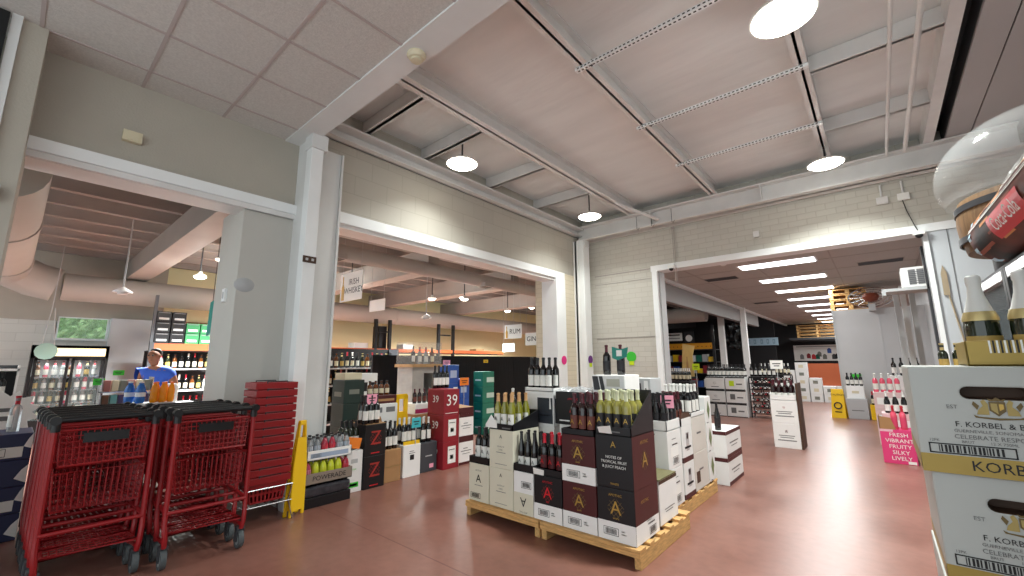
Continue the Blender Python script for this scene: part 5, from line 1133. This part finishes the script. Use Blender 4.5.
carton('cream lidded carton on the dark green cartons', -6.28, -6.0, 3.22, 3.5, 1.361, 1.46, LABC, ())
for z in range(4): carton('white bottle carton with black prints beside dark green stack, ' + ('bottom', 'second', 'third', 'top')[z], -6.75, -6.45, 3.75, 4.05, .36 * z, .36 * z + .358, WHITE, [('R', 'r', .15, .2, .4, .6, INK), ('R', 'r', .6, .2, .85, .6, INK)], 'white cartons beside the dark green stack')
GM = 'cartons behind the bottle row at left opening'
for z in range(3): carton('white carton with grey print behind the bottle row, ' + ('bottom', 'middle', 'top')[z], -6.25, -5.85, 3.6, 4.05, .33 * z, .33 * z + .328, WHITE, [('R', 'r', .05, .62, .4, .85, MGREY), ('R', 'r', .55, .62, .9, .85, MGREY), ('P', 'r', [(.1, 0), (.45, 0), (.35, .45), (.1, .5)], BROWNC)], GM)
k = carton('dark red bottle carton on the white grey-printed cartons', -6.25, -5.88, 3.6, 4.05, .991, 1.11, MAROON, [('R', 'r', .1, .3, .9, .6, BROWNC)], GM)
defkind('miniamber', 'spirit', AMBER, LABC, CAPB, h=.22, r=.04, parts=False, seg=10, name='spirit_bottle')
defkind('minimaroon', 'bordeaux', GLASSR, LABM, CAPM, h=.24, r=.035, parts=False, seg=10)
bottles('miniamber', -6.05, 3.82, 1.111, 4, 1, .1, .1, 'amber bottle on the dark red carton', 'amber bottles on dark red carton', 'r')
t = thing('wet_floor_sign', 'yellow wet floor sign behind the bottles at left opening', 'sign', (-6.05, 4.27, 0), .1)
m = MB()
for (a, b_) in (((-.13, -.05), 0), ((.05, .13), 0)): m.prism([(0, a[0], .82), (0, a[1], .82), (0, a[1], 1.08), (0, a[0], 1.08)], (-.025, 0, 0), YELLOW)
m.prism([(0, -.17, 0), (0, .17, 0), (0, .13, .82), (0, -.13, .82)], (-.025, 0, 0), YELLOW); m.prism([(0, -.13, 1.02), (0, .13, 1.02), (0, .11, 1.1), (0, -.11, 1.1)], (-.025, 0, 0), YELLOW); m.build('panel', t)
m = MB(); m.prism([(-.25, -.17, 0), (-.25, .17, 0), (-.03, .12, .82), (-.03, -.12, .82)], (-.025, 0, 0), YELLOW); m.build('back_panel', t)
for z in range(2): carton('plain brown carton beside yellow sign, ' + ('lower', 'upper')[z], -6.3, -5.92, 4.46, 4.9, .38 * z, .38 * z + .378, BROWNC, (), GM)
carton('white carton with magenta stripe on the brown cartons', -6.28, -5.94, 4.46, 4.88, .761, .93, PAPER, [('R', 'r', 0, .1, 1, .5, mat('magenta_stripe', 'a8285c', .5))], GM)
for i in range(4): bottle('minimaroon', -6.05, 4.52 + .1 * i, .931, 'maroon bottle on magenta striped carton, ' + colword(i, 4), 'bottles on the magenta striped carton', PI / 2)
# liquor shelving far behind
def shelf_unit(name, label, x, y0, y1, zs, depth=.4, m_=DGREY, back=BLACKW):
    t = thing(name, label, 'shelf', (x, (y0 + y1) / 2, 0)); w = (y1 - y0) / 2; H = zs[-1] + .45
    MB().box(-depth - .03, -depth, -w, w, 0, H, back).build('back_panel', t)
    for s_ in (-1, 1): MB().box(-depth, 0, s_ * w - .015, s_ * w + .015, 0, H, m_).build('side_panel', t)
    for z in zs: MB().box(-depth, .01, -w + .015, w - .015, z - .03, z, LGREY).build('shelf', t)
    return t
shelf_unit('liquor_shelf', 'liquor shelf left of the black screen', -9.3, 4.6, 6.4, (.3, .72, 1.12, 1.5))
mix = ['smallgreen', 'smallamber', 'smalldark', 'smallclear', 'smallred', 'smallamber', 'smallgreen', 'smallcap']
for r, z in enumerate((.72, 1.12, 1.5)):
    for i in range(13): bottle(mix[(i * 3 + r * 5 + i // 3) % 8], -9.42, 4.7 + .13 * i, z, f'bottle on liquor shelf left of black screen, {("lower", "middle", "upper")[r]} shelf, {colword(i, 13)}', 'bottles on the liquor shelf', PI / 2)
# orange beamed storage rack at the far wall
t = thing('storage_rack', 'tall storage rack with orange beam along pale yellow wall', 'rack', (-13, 0, 0))
MB().box(-.04, .04, 6.2, 14.5, 1.98, 2.1, RACKO).build('beam', t)
for y in (8.0, 8.55, 10.75, 11.5): MB().box(-.05, .05, y - .05, y + .05, 0, 3.1, BLACKP).build('post', t)
for y in (8.0, 10.75): MB().box(-.03, .03, y, y + .6, 2.65, 2.7, BLACKP).build('brace', t)
MB().box(-.8, 0, 6.2, 14.5, 1.95, 1.98, DGREY).build('deck', t)
for i, (y, w, h, c, l) in enumerate(((7.3, .5, .3, WHITE, 'white carton on the orange beamed rack, left of black posts'), (9.2, .45, .3, LGREY, 'grey domed carton on orange beamed rack between black posts'), (12.9, .5, .2, BROWNC, 'brown carton on the orange beamed rack, right part'), (8.2, .3, .9, BLACKC, 'tall black box between the orange rack posts'))): carton(l, -13.5, -13.1, y, y + w, 1.981, 1.981 + h, c, (), 'cartons on the orange beamed rack')
# hanging category signs
def hang_sign(lines, x0, x1, y, z0, z1, label, pic=True, sz=.32):
    w, h = x1 - x0, z1 - z0; t = thing('hanging_sign', label, 'sign', ((x0 + x1) / 2, y, z0), 0, 'white category signs hung from ceiling')
    MB().box(-w / 2, w / 2, 0, .012, 0, h, PAPER).build('board', t); m = MB(); off = w * .12 if pic else 0
    for i, l in enumerate(lines): m.text(l, (off, -.003, h * (.5 + (.5 * (len(lines) - 1) - i) * .3)), (1, 0, 0), (0, 0, 1), h * sz, INK)
    m.build('lettering', t)
    if pic: m = MB(); m.prism([(-w * .44, -.004, h * .05), (-w * .31, -.004, h * .05), (-w * .31, -.004, h * .5), (-w * .355, -.004, h * .62), (-w * .355, -.004, h * .9), (-w * .395, -.004, h * .9), (-w * .395, -.004, h * .62), (-w * .44, -.004, h * .5)], (0, .003, 0), mat('whiskey_gold', 'c79a3a', .5)); m.build('bottle_picture', t)
    m = MB()
    for s_ in (-1, 1): m.tube([(s_ * w * .42, .006, h), (s_ * w * .42, .006, 4.36 - z0)], .004, LGREY, 5)
    m.build('wires', t)
hang_sign(['IRISH', 'WHISKEY'], -7.62, -6.85, 3.9, 2.73, 3.26, 'white sign with bottle reading IRISH WHISKEY by the white column', sz=.3)
hang_sign(['RUM'], -7.28, -6.72, 8.2, 2.2, 2.55, 'white RUM sign over the black screen', sz=.5)
hang_sign(['GIN'], -6.72, -6.33, 8.35, 2.02, 2.33, 'white GIN sign over the black screen', False, .55)
hang_sign([], -7.62, -7.2, 8.5, 1.88, 2.1, 'small grey sign hanging below the RUM sign', False)
o = hang_sign([], -7.75, -7.2, 4.6, 2.62, 2.85, 'plain white sign hanging below the IRISH WHISKEY sign', False)
t = thing('emergency_light', 'small white emergency light on a beam through left opening', 'lamp', (-7.9, 5.65, 3.7)); MB().box(-.02, .1, -.1, .1, -.05, .06, WHITE).build('case', t); MB().box(.1, .105, -.08, .08, -.03, .04, LIGHT2).build('lens', t)

# ================================================================== goods seen through the cart opening
t = thing('glass_fridge', 'black two door glass fridge below the far window', 'fridge', (-13.85, .86, 0)); X, Y, H = .33, .6, 2.02
m = MB(); m.box(-X, -X + .03, -Y, Y, 0, H, LGREY); m.box(-X, X, -Y, -Y + .05, 0, H, BLACKP); m.box(-X, X, Y - .05, Y, 0, H, BLACKP); m.box(-X, X, -Y, Y, H - .05, H, BLACKP); m.box(-X, X, -Y, Y, 0, .42, BLACKP); m.build('cabinet', t)
m = MB(); m.box(X - .02, X, -Y, Y, H - .28, H, BLACKP); hd = m.build('header', t); MB().box(X, X + .008, -.25, Y - .06, H - .23, H - .06, TROFF).build('light_panel', hd)
ms = MB().lathe([(0, -.01), (.17, -.01), (.17, .01), (0, .01)], mat('mint_sign', '9fc4b8', .5), 12, M=Matrix.Rotation(PI / 2, 3, 'Y')).tube([(0, -.08, .14), (0, -.02, .9), (0, 0, 2.45)], .008, LGREY, 5).tube([(0, .1, .13), (0, .02, .9)], .008, LGREY, 5).build('hanging_sign', None, (-13.05, .45, 1.88)); tag(ms, 'pale mint sign hanging at left of the far fridge', 'sign')
for z in (.45, .77, 1.05, 1.33): MB().box(-X + .04, X - .06, -Y + .06, Y - .06, z, z + .012, CHROME).build('shelf', t)
for k in range(2):
    y0 = -Y + .06 + k * .56; m = MB(); m.box(X - .03, X, y0, y0 + .045, .42, H - .28, BLACKP); m.box(X - .03, X, y0 + .475, y0 + .52, .42, H - .28, BLACKP); m.box(X - .03, X, y0, y0 + .52, .42, .46, BLACKP); m.box(X - .03, X, y0, y0 + .52, H - .32, H - .28, BLACKP)
    d_ = m.build('door', t); MB().box(X - .018, X - .012, y0 + .045, y0 + .475, .46, H - .32, mat('fridge_glass', 'a9b6b4', .05, alpha=.1)).build('glass', d_)
o = lamp('AREA', 0, 0, 0, 2.5, sx=.2, sy=.9); o.parent = t; o.location = (0.1 * S, 0, 1.64 * S)
fk = ['smallclear', 'smallamber', 'smallrose', 'smallclear', 'smallgreen']
for r, z in enumerate((.462, .782, 1.062, 1.342)):
    for i in range(8): 
        bottle(fk[(i + r * 2 + i // 3) % 5], -13.78, .4 + .126 * i, z, f'chilled bottle in the far glass fridge, {("lowest", "second", "third", "top")[r]} shelf, {colword(i, 8)}', 'bottles in the far glass fridge', PI / 2)
        COL.objects[-1]
# rack with black and green crates
t = thing('storage_rack', 'storage rack with orange beam and crates through cart opening', 'rack', (-12.6, 2.7, 0)); MB().box(-.04, .04, -.65, .75, 1.92, 2.08, RACKO).build('beam', t)
MB().box(-.7, 0, -.65, .75, 1.9, 1.92, DGREY).build('deck', t)
for y in (-.65, .72): MB().box(-.05, .05, y - .04, y + .04, 0, 2.1, DGREY).build('post', t)
MB().box(-.12, -.05, -.68, -.62, 2.0, 3.2, mat('ladder_frame', '55575c', .5)).build('upright_frame', t)
for z in (.5, 1.0, 1.5): MB().box(-.6, .02, -.62, .7, z - .03, z, LGREY).build('shelf', t)
MB().box(-.72, -.68, -.65, .75, 0, 1.9, BLACKW).build('back_panel', t)
for c in range(4):
    for r in range(3):
        dark = c < 2; y = 2.08 + .29 * c
        if r == 2 and not dark: continue
        carton(f'{"black" if dark else "green"} crate on top of the orange rack, {colword(c, 4)}, {("lowest", "middle", "top")[r]}', -13.0, -12.62, y, y + .27, 2.085 + .25 * r, 2.085 + .25 * r + .24, BLACKC if dark else mat('leaf_green_crate', '2f7a4c', .5), [('R', 'r', .15, .2, .85, .4, LGREY if dark else LABW), ('R', 'r', .1, .85, .9, .92, MGREY)], 'crates on top of the orange rack')
for r, z in enumerate((.5, 1.0, 1.5)):
    for i in range(9): bottle(mix[(i * 5 + r * 3) % 8] if r else 'smallred', -12.75, 2.15 + .13 * i, z, f'bottle on the orange rack through cart opening, {("lower", "middle", "upper")[r]} shelf, {colword(i, 9)}', 'bottles on the orange rack', PI / 2)
o = MB().prism([(-.13, 0, 0), (.13, 0, .05), (.13, 0, .62), (-.08, 0, .6)], (0, .03, 0), mat('teal_cloth', '2d8a80', .8)).build('hanging_banner', None, (-9.0, 2.22, 2.1)); tag(o, 'teal green banner hanging beside the grey pier', 'banner')
MB().tube([(0, .015, .6), (0, .015, 2.26)], .006, DGREY, 5).build('wire', o)
o = MB().tube([(0, 0, .9), (0, 0, 1.14)], .006, DGREY, 6).tube([(0, 0, 0), (.02, 0, .9)], .035, mat('yellow_strip', 'd9b53a', .5), 8).build('hanging_strip', None, (-9.9, 2.52, 3.22)); tag(o, 'yellow strip hanging among left room lamps', 'strip')
# counter with snack racks
t = thing('counter', 'long counter behind the shopping carts', 'counter', (-8.3, 1.0, 0)); MB().box(-.3, .3, -.35, .95, 0, .98, mat('counter_front', '8d8a84', .5)).build('body', t); MB().box(-.33, .33, -.38, .97, .98, 1.02, LGREY).build('top', t)
t = thing('snack_rack', 'wire rack of small snack packs on the counter', 'rack', (-8.25, 1.1, 1.02))
for z in (0, .2): MB().box(-.15, .15, -.25, .3, z, z + .012, CHROME).build('shelf', t)
for y in (-.25, .29):
    MB().box(-.15, .15, y, y + .012, 0, .4, CHROME).build('side', t)
for r in range(2):
    for i in range(6):
        cc = [mat('snack_brown', '6a4630', .5), mat('snack_rose', 'b0746e', .5), mat('snack_teal', '6aa7a8', .5), LABC, mat('snack_purple', '4a3a66', .5), LABG][(i * 2 + r) % 6]
        carton(f'small snack pack on counter rack, {("lower", "upper")[r]} shelf, {colword(i, 6)}', -8.3, -8.16, .88 + .085 * i, .95 + .085 * i, 1.033 + .2 * r, 1.033 + .2 * r + .15, cc, (), 'snack packs on the counter rack', name='snack_pack', cat='snack')
o = MB().lathe([(0, 0), (.09, 0), (.1, .03), (.1, .26), (.07, .3), (0, .3)], mat('white_tub', 'e4e8e8', .4), 18).build('tub', None, (-8.1, 1.6, 1.02)); tag(o, 'white tub on the counter beside of the blue jug', 'tub')
o = MB().lathe([(0, 0), (.16, 0), (.17, .03), (.12, .05), (0, .05)], PAPER, 18).build('plate', None, (-8.1, .74, 1.02)); tag(o, 'white plate on the counter above the left carts', 'plate')
card('bright green card above the snack rack', -8.3, 1.03, 1.45, .12, .07, LIMEG, pole=.2); card('bright green card at left of the snack rack', -8.3, .84, 1.32, .12, .09, LIMEG, pole=.2)
# cartons with jugs behind the nested carts
for z in range(3): carton('grey carton behind the nested carts, ' + ('bottom', 'middle', 'top')[z], -7.55, -7.2, 1.0, 1.5, .37 * z, .37 * z + .368, LGREY, [('R', 'r', .1, .2, .9, .8, WHITE)], 'grey cartons behind the nested carts')
bottle('bluejug', -7.34, 1.15, 1.11, 'blue jug with white band behind the nested carts', 'jugs behind the nested carts', PI / 2)
bottle('bluejug', -7.46, 1.06, 1.11, 'blue jug half hidden behind the front blue jug', 'jugs behind the nested carts', PI / 2)
for i in range(5): bottle('juice', -7.3 - .12 * (i % 2), 1.28 + .045 * i, 1.11, 'orange juice bottle behind the carts, ' + colword(i, 5), 'orange juice bottles behind carts', PI / 2)
GN = 'navy cartons left of the carts'
for z in range(4):
    o = carton('navy and white carton at left edge behind carts, ' + ('bottom', 'second', 'third', 'top')[z], -6.85, -6.3, -.3, .24, .24 * z, .24 * z + .238, NAVY, [('R', 'r', .1, .1, .9, .5, PAPER), ('B', 'r', .2, .15, .7, .45, INK), ('P', 'r', [(.9, .5), (1, .4), (1, 1), (.95, .8)], WHITE)] if z % 2 else [('P', 'r', [(.85, .3), (1, .1), (1, .8), (.92, .6)], WHITE)], GN)
bottle('smallclear', -6.55, .1, .96, 'clear bottle on the navy cartons at left edge')
t = thing('wine_shelf', 'white wine shelf at far left edge behind the carts', 'shelf', (-9.3, -.2, 0))
for z in (.3, .75, 1.15, 1.55): MB().box(-.25, .25, -.5, .3, z - .03, z, WHITE).build('shelf', t)
for y in (-.5, .28): MB().box(-.25, .25, y, y + .02, 0, 1.6, WHITE).build('side_panel', t)
MB().box(-.27, -.25, -.5, .3, 0, 1.6, DGREY).build('back_panel', t)
for r, z in enumerate((.75, 1.15)):
    for i in range(5): bottle('smalldark', -9.15, -.6 + .14 * i, z, f'dark bottle on white shelf at far left edge, {("lower", "upper")[r]} shelf, {colword(i, 5)}', 'bottles on the white wine shelf', PI / 2)
m = MB(); pts = []
for k in range(24): a = 2 * PI * k / 24; r = .26 if k % 2 else .19; pts.append((0, r * math.cos(a), r * math.sin(a)))
m.prism(pts, (.01, 0, 0), PAPER); m.box(.01, .013, -.1, .1, .02, .06, GREYINK); m.box(.01, .013, -.08, .1, -.08, -.03, GREYINK)
o = m.build('starburst_sign', None, (-7.6, .05, 1.06)); tag(o, 'white starburst sign on a stand left of the carts', 'sign'); MB().box(-.02, -.001, -.015, .015, -1.06, 0, LGREY).build('stand', o)

# ------------------------------------------------------------------ the person behind the counter
def skinned(name, V, E, R, m, parent=None, levels=2, root=0):
    me = bpy.data.meshes.new(name); me.from_pydata([tuple(c * S for c in v) for v in V], E, []); o = bpy.data.objects.new(name, me); COL.objects.link(o)
    sk = o.modifiers.new('skin', 'SKIN'); sk.use_smooth_shade = True
    for i, r in enumerate(R):
        r = r if isinstance(r, tuple) else (r, r); me.skin_vertices[0].data[i].radius = (r[0] * S, r[1] * S); me.skin_vertices[0].data[i].use_root = (i == root)
    ss = o.modifiers.new('sub', 'SUBSURF'); ss.levels = ss.render_levels = levels
    bpy.context.view_layer.update()
    nm = bpy.data.meshes.new_from_object(o.evaluated_get(bpy.context.evaluated_depsgraph_get())); o.modifiers.clear(); o.data = nm; bpy.data.meshes.remove(me)
    nm.materials.clear(); nm.materials.append(m); nm.polygons.foreach_set('use_smooth', [True] * len(nm.polygons))
    if parent: o.parent = parent
    return o
t = thing('person', 'person in a bright blue shirt standing behind the counter', 'person', (-9.3, 1.68, 0), -.75); t.scale = (1.06, 1.06, 1.06)
# x forward, y to the person's left; head turned a little and set to the right side
V = [(0, 0, .92), (.01, 0, 1.08), (.02, -.02, 1.26), (.02, -.05, 1.4), (.03, -.075, 1.49), (.045, -.09, 1.56), (.052, -.095, 1.62), (.05, -.095, 1.68), (.04, -.095, 1.73), (.135, -.092, 1.615)]
E2 = [(0, 1), (1, 2), (2, 3), (3, 4), (4, 5), (5, 6), (6, 7), (7, 8), (6, 9)]
R2 = [(.15, .11), (.14, .1), (.16, .11), (.14, .09), (.055, .055), (.065, .07), (.085, .085), (.085, .085), (.05, .05), (.018, .014)]
for s_ in (1, -1):
    b = len(V)
    V += [(.02, s_ * .2 - .04, 1.4), (-.02, s_ * .26 - .03, 1.17), (.16, s_ * .24 - .02, 1.07), (.22, s_ * .23 - .02, 1.06)]
    E2 += [(3, b), (b, b + 1), (b + 1, b + 2), (b + 2, b + 3)]; R2 += [.07, .05, .036, .032]
    for f_ in range(4):
        c = len(V); V += [(.27, s_ * (.2 + .02 * f_) - .02, 1.06), (.31 + .008 * (f_ in (1, 2)), s_ * (.2 + .02 * f_) - .02, 1.045)]; E2 += [(b + 3, c), (c, c + 1)]; R2 += [.01, .008]
    c = len(V); V += [(.24, s_ * .185 - .02, 1.055), (.275, s_ * .165 - .02, 1.05)]; E2 += [(b + 2, c), (c, c + 1)]; R2 += [.011, .009]
    b = len(V); V += [(0, s_ * .1, .8), (.02, s_ * .11, .46), (-.01, s_ * .115, .1), (.1, s_ * .13, .045)]; E2 += [(0, b), (b, b + 1), (b + 1, b + 2), (b + 2, b + 3)]; R2 += [.1, .07, .05, (.045, .04)]
body = skinned('body', V, E2, R2, SKIN, t)
SV = [(0, 0, .9), (.01, 0, 1.08), (.02, -.02, 1.26), (.02, -.05, 1.4), (.03, -.07, 1.475)]; SE = [(0, 1), (1, 2), (2, 3), (3, 4)]; SR = [(.165, .125), (.155, .115), (.175, .125), (.155, .105), (.075, .07)]
for s_ in (1, -1): b = len(SV); SV += [(.02, s_ * .2 - .04, 1.4), (.0, s_ * .235 - .035, 1.26)]; SE += [(3, b), (b, b + 1)]; SR += [.085, .075]
skinned('shirt', SV, SE, SR, SHIRT, t)
TV = [(0, 0, .93)]; TE = []; TR = [(.16, .12)]
for s_ in (1, -1): b = len(TV); TV += [(0, s_ * .1, .8), (.02, s_ * .11, .46), (-.01, s_ * .115, .1)]; TE += [(0, b), (b, b + 1), (b + 1, b + 2)]; TR += [.112, .085, .075]
skinned('trousers', TV, TE, TR, TROUSER, t)
HV = [(-.02, -.095, 1.62), (-.012, -.095, 1.685), (.02, -.095, 1.735), (.075, -.095, 1.735)]; skinned('hair', HV, [(0, 1), (1, 2), (2, 3)], [(.075, .065), (.088, .07), (.08, .05), (.055, .028)], HAIR, t)
for s_ in (-1, 1):
    m = MB(); m.lathe([(0, -.014), (.012, -.008), (.014, 0), (.012, .008), (0, .014)], INK, 10, (.126, -.092 + s_ * .031, 1.65)); m.build('eye', t)
    m = MB(); m.lathe([(0, -.03), (.014, -.015), (.016, 0), (.012, .02), (0, .03)], SKIN, 8, (.045, -.095 + s_ * .086, 1.64)); m.build('ear', t)
m = MB(); m.box(.117, .123, -.113, -.07, 1.575, 1.582, mat('lips', '6a3a34', .6)); m.build('mouth', t)

# ------------------------------------------------------------------ small fixtures
def fix(name, mb, loc, label, cat, rot=0, group=None): o = mb.build(name, None, loc, rot); tag(o, label, cat, group); return o
m = MB().lathe([(0, 0), (.085, 0), (.09, -.02), (.07, -.05), (.05, -.055), (.05, -.075), (0, -.08)], LABC, 24); fix('smoke_detector', m, (-3.0, 2.13, 4.48), 'cream smoke detector on edge of dropped ceiling', 'smoke detector')
m = MB().box(0, .06, -.075, .075, -.055, .055, LABC).box(0, .07, -.05, .05, -.04, .04, LABC); fix('junction_box', m, (-5.6, .52, 3.9), 'cream box on wall band above the cart opening', 'junction box')
m = MB().box(0, .012, -.08, .08, -.04, .04, DBROWN).box(.012, .016, -.05, -.02, -.015, .015, LGREY).box(.012, .016, .02, .05, -.015, .015, LGREY); fix('wall_plate', m, (-5.15, 2.215, 2.85), 'brown plate with two knobs on the white column', 'plate')
m = MB().lathe([(0, .035), (.05, .03), (.085, .0)], LGREY, 20, M=Matrix.Rotation(PI / 2, 3, 'Y') @ Matrix.Scale(1.3, 3, (0, 1, 0))); fix('wall_sensor', m, (-5.6, 1.68, 2.52), 'oval pale cover on the grey pier', 'cover')
m = MB().box(-.05, .05, -.03, 0, -.08, .08, TRIM).box(-.02, .02, -.034, -.03, -.04, .04, LGREY); fix('thermostat', m, (-5.95, 1.6, 2.42), 'small thermostat on left face of the grey pier', 'thermostat')
m = MB().box(0, .03, -.05, .05, -.06, .06, LGREY); fix('motion_sensor', m, (-5.16, -.28, 2.95), 'small silver sensor on wall end at far left', 'sensor')
m = MB().box(0, .03, -1.6, -.37, 3.3, 4.48, CHALK)
rr = random.Random(6)
for k in range(9): z = 3.4 + .11 * k; m.tube([(.033, -.45 - .02 * rr.random(), z), (.033, -.5, z + .05), (.033, -.52, z - .01), (.033, -.56 - .05 * rr.random(), z + .04)], .006, LGREY, 5)
fix('chalkboard', m, (-5.16, 0, 0), 'black chalkboard with white scrawl at top left corner', 'chalkboard')
for x, l, c in ((.33, 'grey junction box below left conduit on back wall', BEAM), (.6, 'pale junction box below right conduit on back wall', PAPER)): m = MB().box(-.075, .075, -.06, 0, -.06, .06, c).tube([(0, -.03, .06), (0, -.03, .28)], .015, BEAM, 6); fix('junction_box', m, (x, 9.4, 4.3), l, 'junction box')
m = MB().tube([(0, 0, 0), (.03, 0, -.2), (.1, -.01, -.5), (.14, -.01, -.63)], .007, INK, 6); fix('cable', m, (.58, 9.36, 4.25), 'black cable hanging from box to camera over back opening', 'cable')
def camera_dome(x, y, z, l): t = thing('security_camera', l, 'security camera', (x, y, z)); MB().box(-.07, .07, -.1, .0, 0, .07, PAPER).build('body', t); MB().lathe([(.05, 0), (.045, -.03), (.02, -.05), (0, -.055)], INK, 16, (0, -.07, 0)).build('lens', t)
camera_dome(.7, 9.36, 3.6, 'white security camera with black lens at right of back opening trim'); camera_dome(-3.3, 9.36, 3.64, 'small security camera at left end of back opening trim')
m = MB().lathe([(0, 0), (.1, 0), (.1, -.04), (.04, -.09), (0, -.09)], PAPER, 18); fix('smoke_detector', m, (-2.55, 10.6, 3.9), 'white detector on back room ceiling near first light', 'smoke detector')
m = MB().box(-.05, .05, -.06, 0, -.06, .06, BEAM); fix('wall_sensor', m, (-1.6, 9.4, 4.1), 'small cream sensor on brick above the back opening', 'sensor')
m = MB().box(-.015, -.005, -.02, -.01, 0, 1.25, JOIST).box(.02, .03, -.02, -.01, 0, 1.25, JOIST).box(-.03, .04, -.03, 0, 1.2, 1.25, JOIST); fix('hanging_cable', m, (-3.24, 9.38, 3.36), 'thin twin cables hanging at left end of back opening', 'cable')
def disc(x, y, z, face, c, l, c2=None, r=.1):
    M_ = Matrix.Rotation(PI / 2, 3, 'Y' if face == 'r' else 'X'); m = MB().lathe([(0, -.004), (r, -.004), (r, .004), (0, .004)], c, 20, M=M_)
    if c2: m.box(*((.0, .006, -.06, .06, -r - .07, -r + .02) if face == 'r' else (-.06, .06, -.006, 0, -r - .07, -r + .02)), c2)
    fix('price_card', m, (x, y, z), l, 'price card', group='bright price cards')
disc(-5.55, 8.32, 1.65, 'r', HOTPINK, 'round hot pink card on white trim right of left opening', None)
disc(-5.29, 9.06, 1.66, 'r', PURPLE, 'round purple card with yellow tag on the corner column', LIME)
disc(-4.4, 9.39, 1.72, 'f', LIMEG, 'round green card on the back brick wall', LIME, .12)
for x, y in ((-3.9, 8.9), (-3.55, 8.95), (-3.1, 8.96)): m = MB().tube([(0, 0, .3), (0, 0, 0), (.03, -.01, -.03), (.06, -.01, .02)], .006, DGREY, 5); fix('hanging_hook', m, (x, 8.97, 4.6), 'thin wire hook hanging on the back beam, ' + {-3.9: 'leftmost', -3.55: 'middle', -3.1: 'rightmost'}[x], 'hook', group='wire hooks on the back beam')

for x, y, l in ((-3.15, 12.75, 'dark ceiling vent left of the first long back room light'), (.25, 13.0, 'dark ceiling vent right of the long back room lights'), (-3.2, 19.2, 'dark ceiling vent farther along the back room ceiling')):
    t = thing('ceiling_vent', l, 'vent', (x, y, 3.9)); MB().box(-.42, .42, -.22, .22, -.012, 0, JOIST).build('frame', t)
    m = MB()
    for k in range(9): m.box(-.4, .4, -.2 + .045 * k, -.17 + .045 * k, -.018, -.012, DGREY)
    m.build('slats', t)
